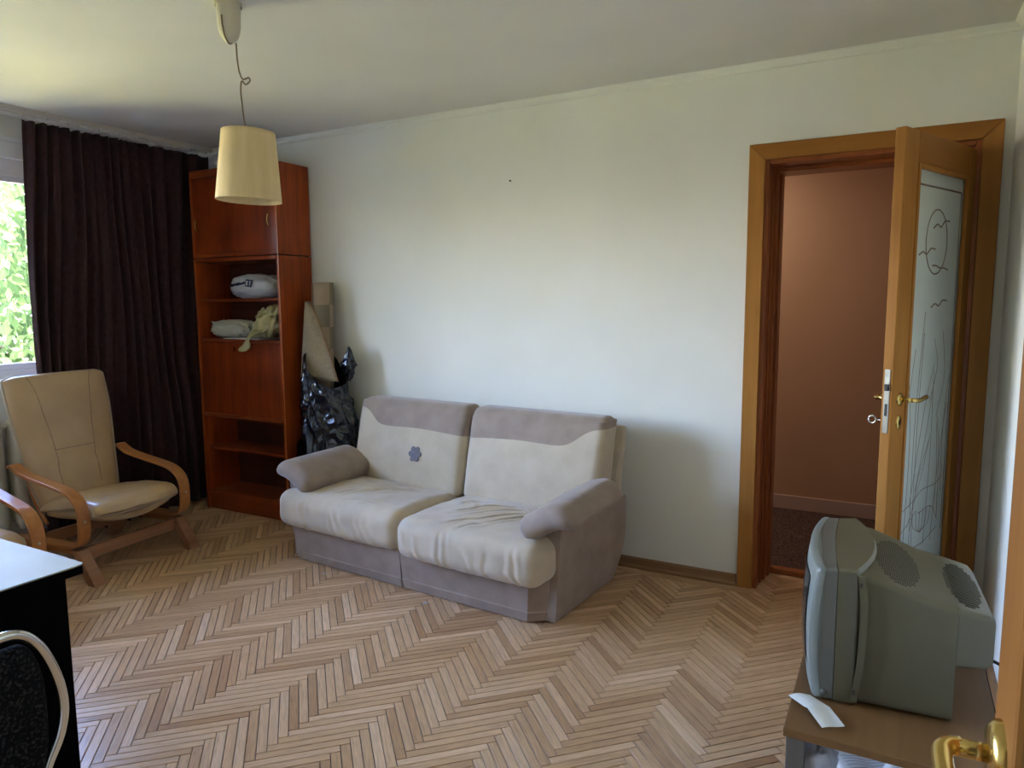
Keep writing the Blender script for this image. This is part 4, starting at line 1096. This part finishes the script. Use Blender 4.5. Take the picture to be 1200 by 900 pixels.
# housing
hs = loft([(-.028, rrect(.012, TW-.012, .004, THt-.008, .016)), (.015, rrect(.010, TW-.012, .004, THt-.014, .016)), (.060, rrect(.010, TW-.020, .004, THt-.028, .016)), (.128, rrect(.010, TW-.040, .004, THt-.050, .016)), (.182, rrect(.010, TW-.055, .004, THt-.056, .016))])
fixn(part('housing', hs, M['tv_green'], tv, True, auto=.7))
hs2 = loft([(.1825, rrect(.011, TW-.056, .135, THt-.057, .012)), (.245, rrect(.016, TW-.075, .140, THt-.068, .014)), (.256, rrect(.024, TW-.085, .15, THt-.080, .014))])
fixn(part('rear_housing', hs2, M['tv_green'], tv, True, auto=.7))
# raised ridge behind the bezel on the near side
fixn(part('side_ridge', MB().sweep(bez([(-.018, .006, .325), (-.010, .003, .24), (-.012, .003, .12), (-.024, .006, .012)], 6), [(-.008, -.006), (.008, -.006), (.006, .006), (-.006, .006)], upv=(0, 1, 0)), M['tv_green'], tv, True, auto=.5))
part('side_clip', MB().box(-.020, -.016, -.005, .002, .30, .308), M['tv_dark'], tv)
part('side_clip', MB().box(-.026, -.022, -.005, .002, .03, .04), M['tv_dark'], tv)
part('round_button', MB().lathe([(0, .004), (.006, .004), (.0075, 0)], 16).xf(lambda p: Vector((p.x-.090, -p.z+.001, p.y+.022))), M['tv_grey'], tv, True)
# vent fields on the top, rows of slots
def vents(cx_, cy_, rx, ry, zf, nrow, nm='vent'):
    q = MB()
    for i in range(nrow):
        for j in range(22):
            x = cx_-rx+2*rx*(i+.5)/nrow; y = cy_-ry+2*ry*(j+.5)/22
            if ((x-cx_)/rx)**2+((y-cy_)/ry)**2 > 1: continue
            z_ = zf(x); q.box(x-.0022, x+.0022, y-.0032, y+.0032, z_-.0025, z_+.0006)
    o = part(nm, q, M['tv_dark'], tv); o['kind'] = 'stuff'; return o
def ztop(x):
    P = [(-.028, THt-.008), (.015, THt-.014), (.06, THt-.028), (.128, THt-.050), (.182, THt-.056), (.245, THt-.068)]
    for (a, c), (b_, d_) in zip(P, P[1:]):
        if a <= x <= b_: return c+(d_-c)*(x-a)/(b_-a)
    return P[-1][1]
vents(.066, .205, .050, .165, ztop, 19)
vents(.208, .19, .036, .150, ztop, 14)
for x_, y_ in ((-.03, .03), (-.03, TW-.06), (.14, .04), (.14, TW-.09)):
    part('foot', MB().box(x_, x_+.02, y_, y_+.02, -.004, .003), M['black'], tv)
pc = tag(part('power_cable', MB().tube(bez([(.225, 1.90, .600), (.250, 1.885, .592), (.285, 1.86, .56), (.310, 1.84, .50), (.325, 1.83, .40), (.33, 1.83, .2), (.33, 1.9, .012)], 6), .0038, 8), M['black'], None, True), 'black cable running from the television back down the wall', 'cable')

# nail / speck on the wall
nl = thing('wall_nail', 'tiny dark nail in the white wall above the sofa', 'nail', (-1.948, YB, 2.104))
part('nail_head', MB().lathe([(0, .006), (.004, .005), (.005, 0)], 10).xf(lambda p: Vector((p.x*1.3, -p.z, p.y))), M['black'], nl, True)

# ------------------------------------------------------------------ outside: ground and trees
gz = -5.5
struct('ground', MB().box(-90, -4.9, -60, 60, gz-.2, gz), M['lawn'], 'green ground outside the window')
def tree(x, y, hgt_, rad, seed, label, nleaf):
    rnd = random.Random(seed)
    t = thing('tree', label, 'tree', (x, y, gz), 0, 'trees outside the window')
    q = MB(); q.tube(bez([(0, 0, 0), (.15, .1, hgt_*.3), (-.1, .2, hgt_*.6), (.1, 0, hgt_*.92)], 5), .22, 10, scales=[1.15-i/15*.9 for i in range(16)])
    br = []
    for i in range(16):
        z0 = hgt_*(.32+.04*i); a = rnd.uniform(0, 2*PI); l = rad*rnd.uniform(.6, 1.0)
        p0 = Vector((0, .05, z0)); p1 = p0+Vector((math.cos(a)*l*.5, math.sin(a)*l*.5, l*.35)); p2 = p0+Vector((math.cos(a)*l, math.sin(a)*l, l*.45))
        q.tube(bez([p0, p1, p2], 4), .06, 6, scales=[1-.1*k for k in range(9)]); br.append((p0, p1, p2))
    part('trunk', q, M['bark'], t, True)
    lv = MB()
    cl = [p for b_ in br for p in (b_[1], b_[2])]
    vs_ = []; fs_ = []
    for i in range(nleaf):
        c = rnd.choice(cl); d = Vector((rnd.gauss(0, 1), rnd.gauss(0, 1), rnd.gauss(0, .8)))*rad*.26; p = c+d
        s_ = rnd.uniform(.07, .16); R = Euler((rnd.uniform(0, 6), rnd.uniform(0, 6), rnd.uniform(0, 6))).to_matrix()
        k = len(vs_)
        for a in ((-s_, 0, 0), (0, -s_*.45, 0), (s_, 0, 0), (0, s_*.45, 0)): vs_.append(p+R @ Vector(a))
        fs_.append((k, k+1, k+2, k+3))
    lv.add(vs_, fs_); o = part('foliage', lv, M['leaf'], t); o['kind'] = 'stuff'
    return t
tree(-12.5, 6.9, 10.2, 2.4, 1, 'leafy green tree filling the window beside the curtain', 9000)
tree(-13.5, 1.2, 6.6, 2.0, 2, 'low leafy tree outside to the left of the window view', 3500)
tree(-13.0, -6.5, 6.4, 2.0, 5, 'low leafy tree outside at the far left end of the window', 3500)
tree(-21.0, 13.2, 12.0, 3.4, 3, 'taller leafy tree farther off behind the one by the window', 7000)
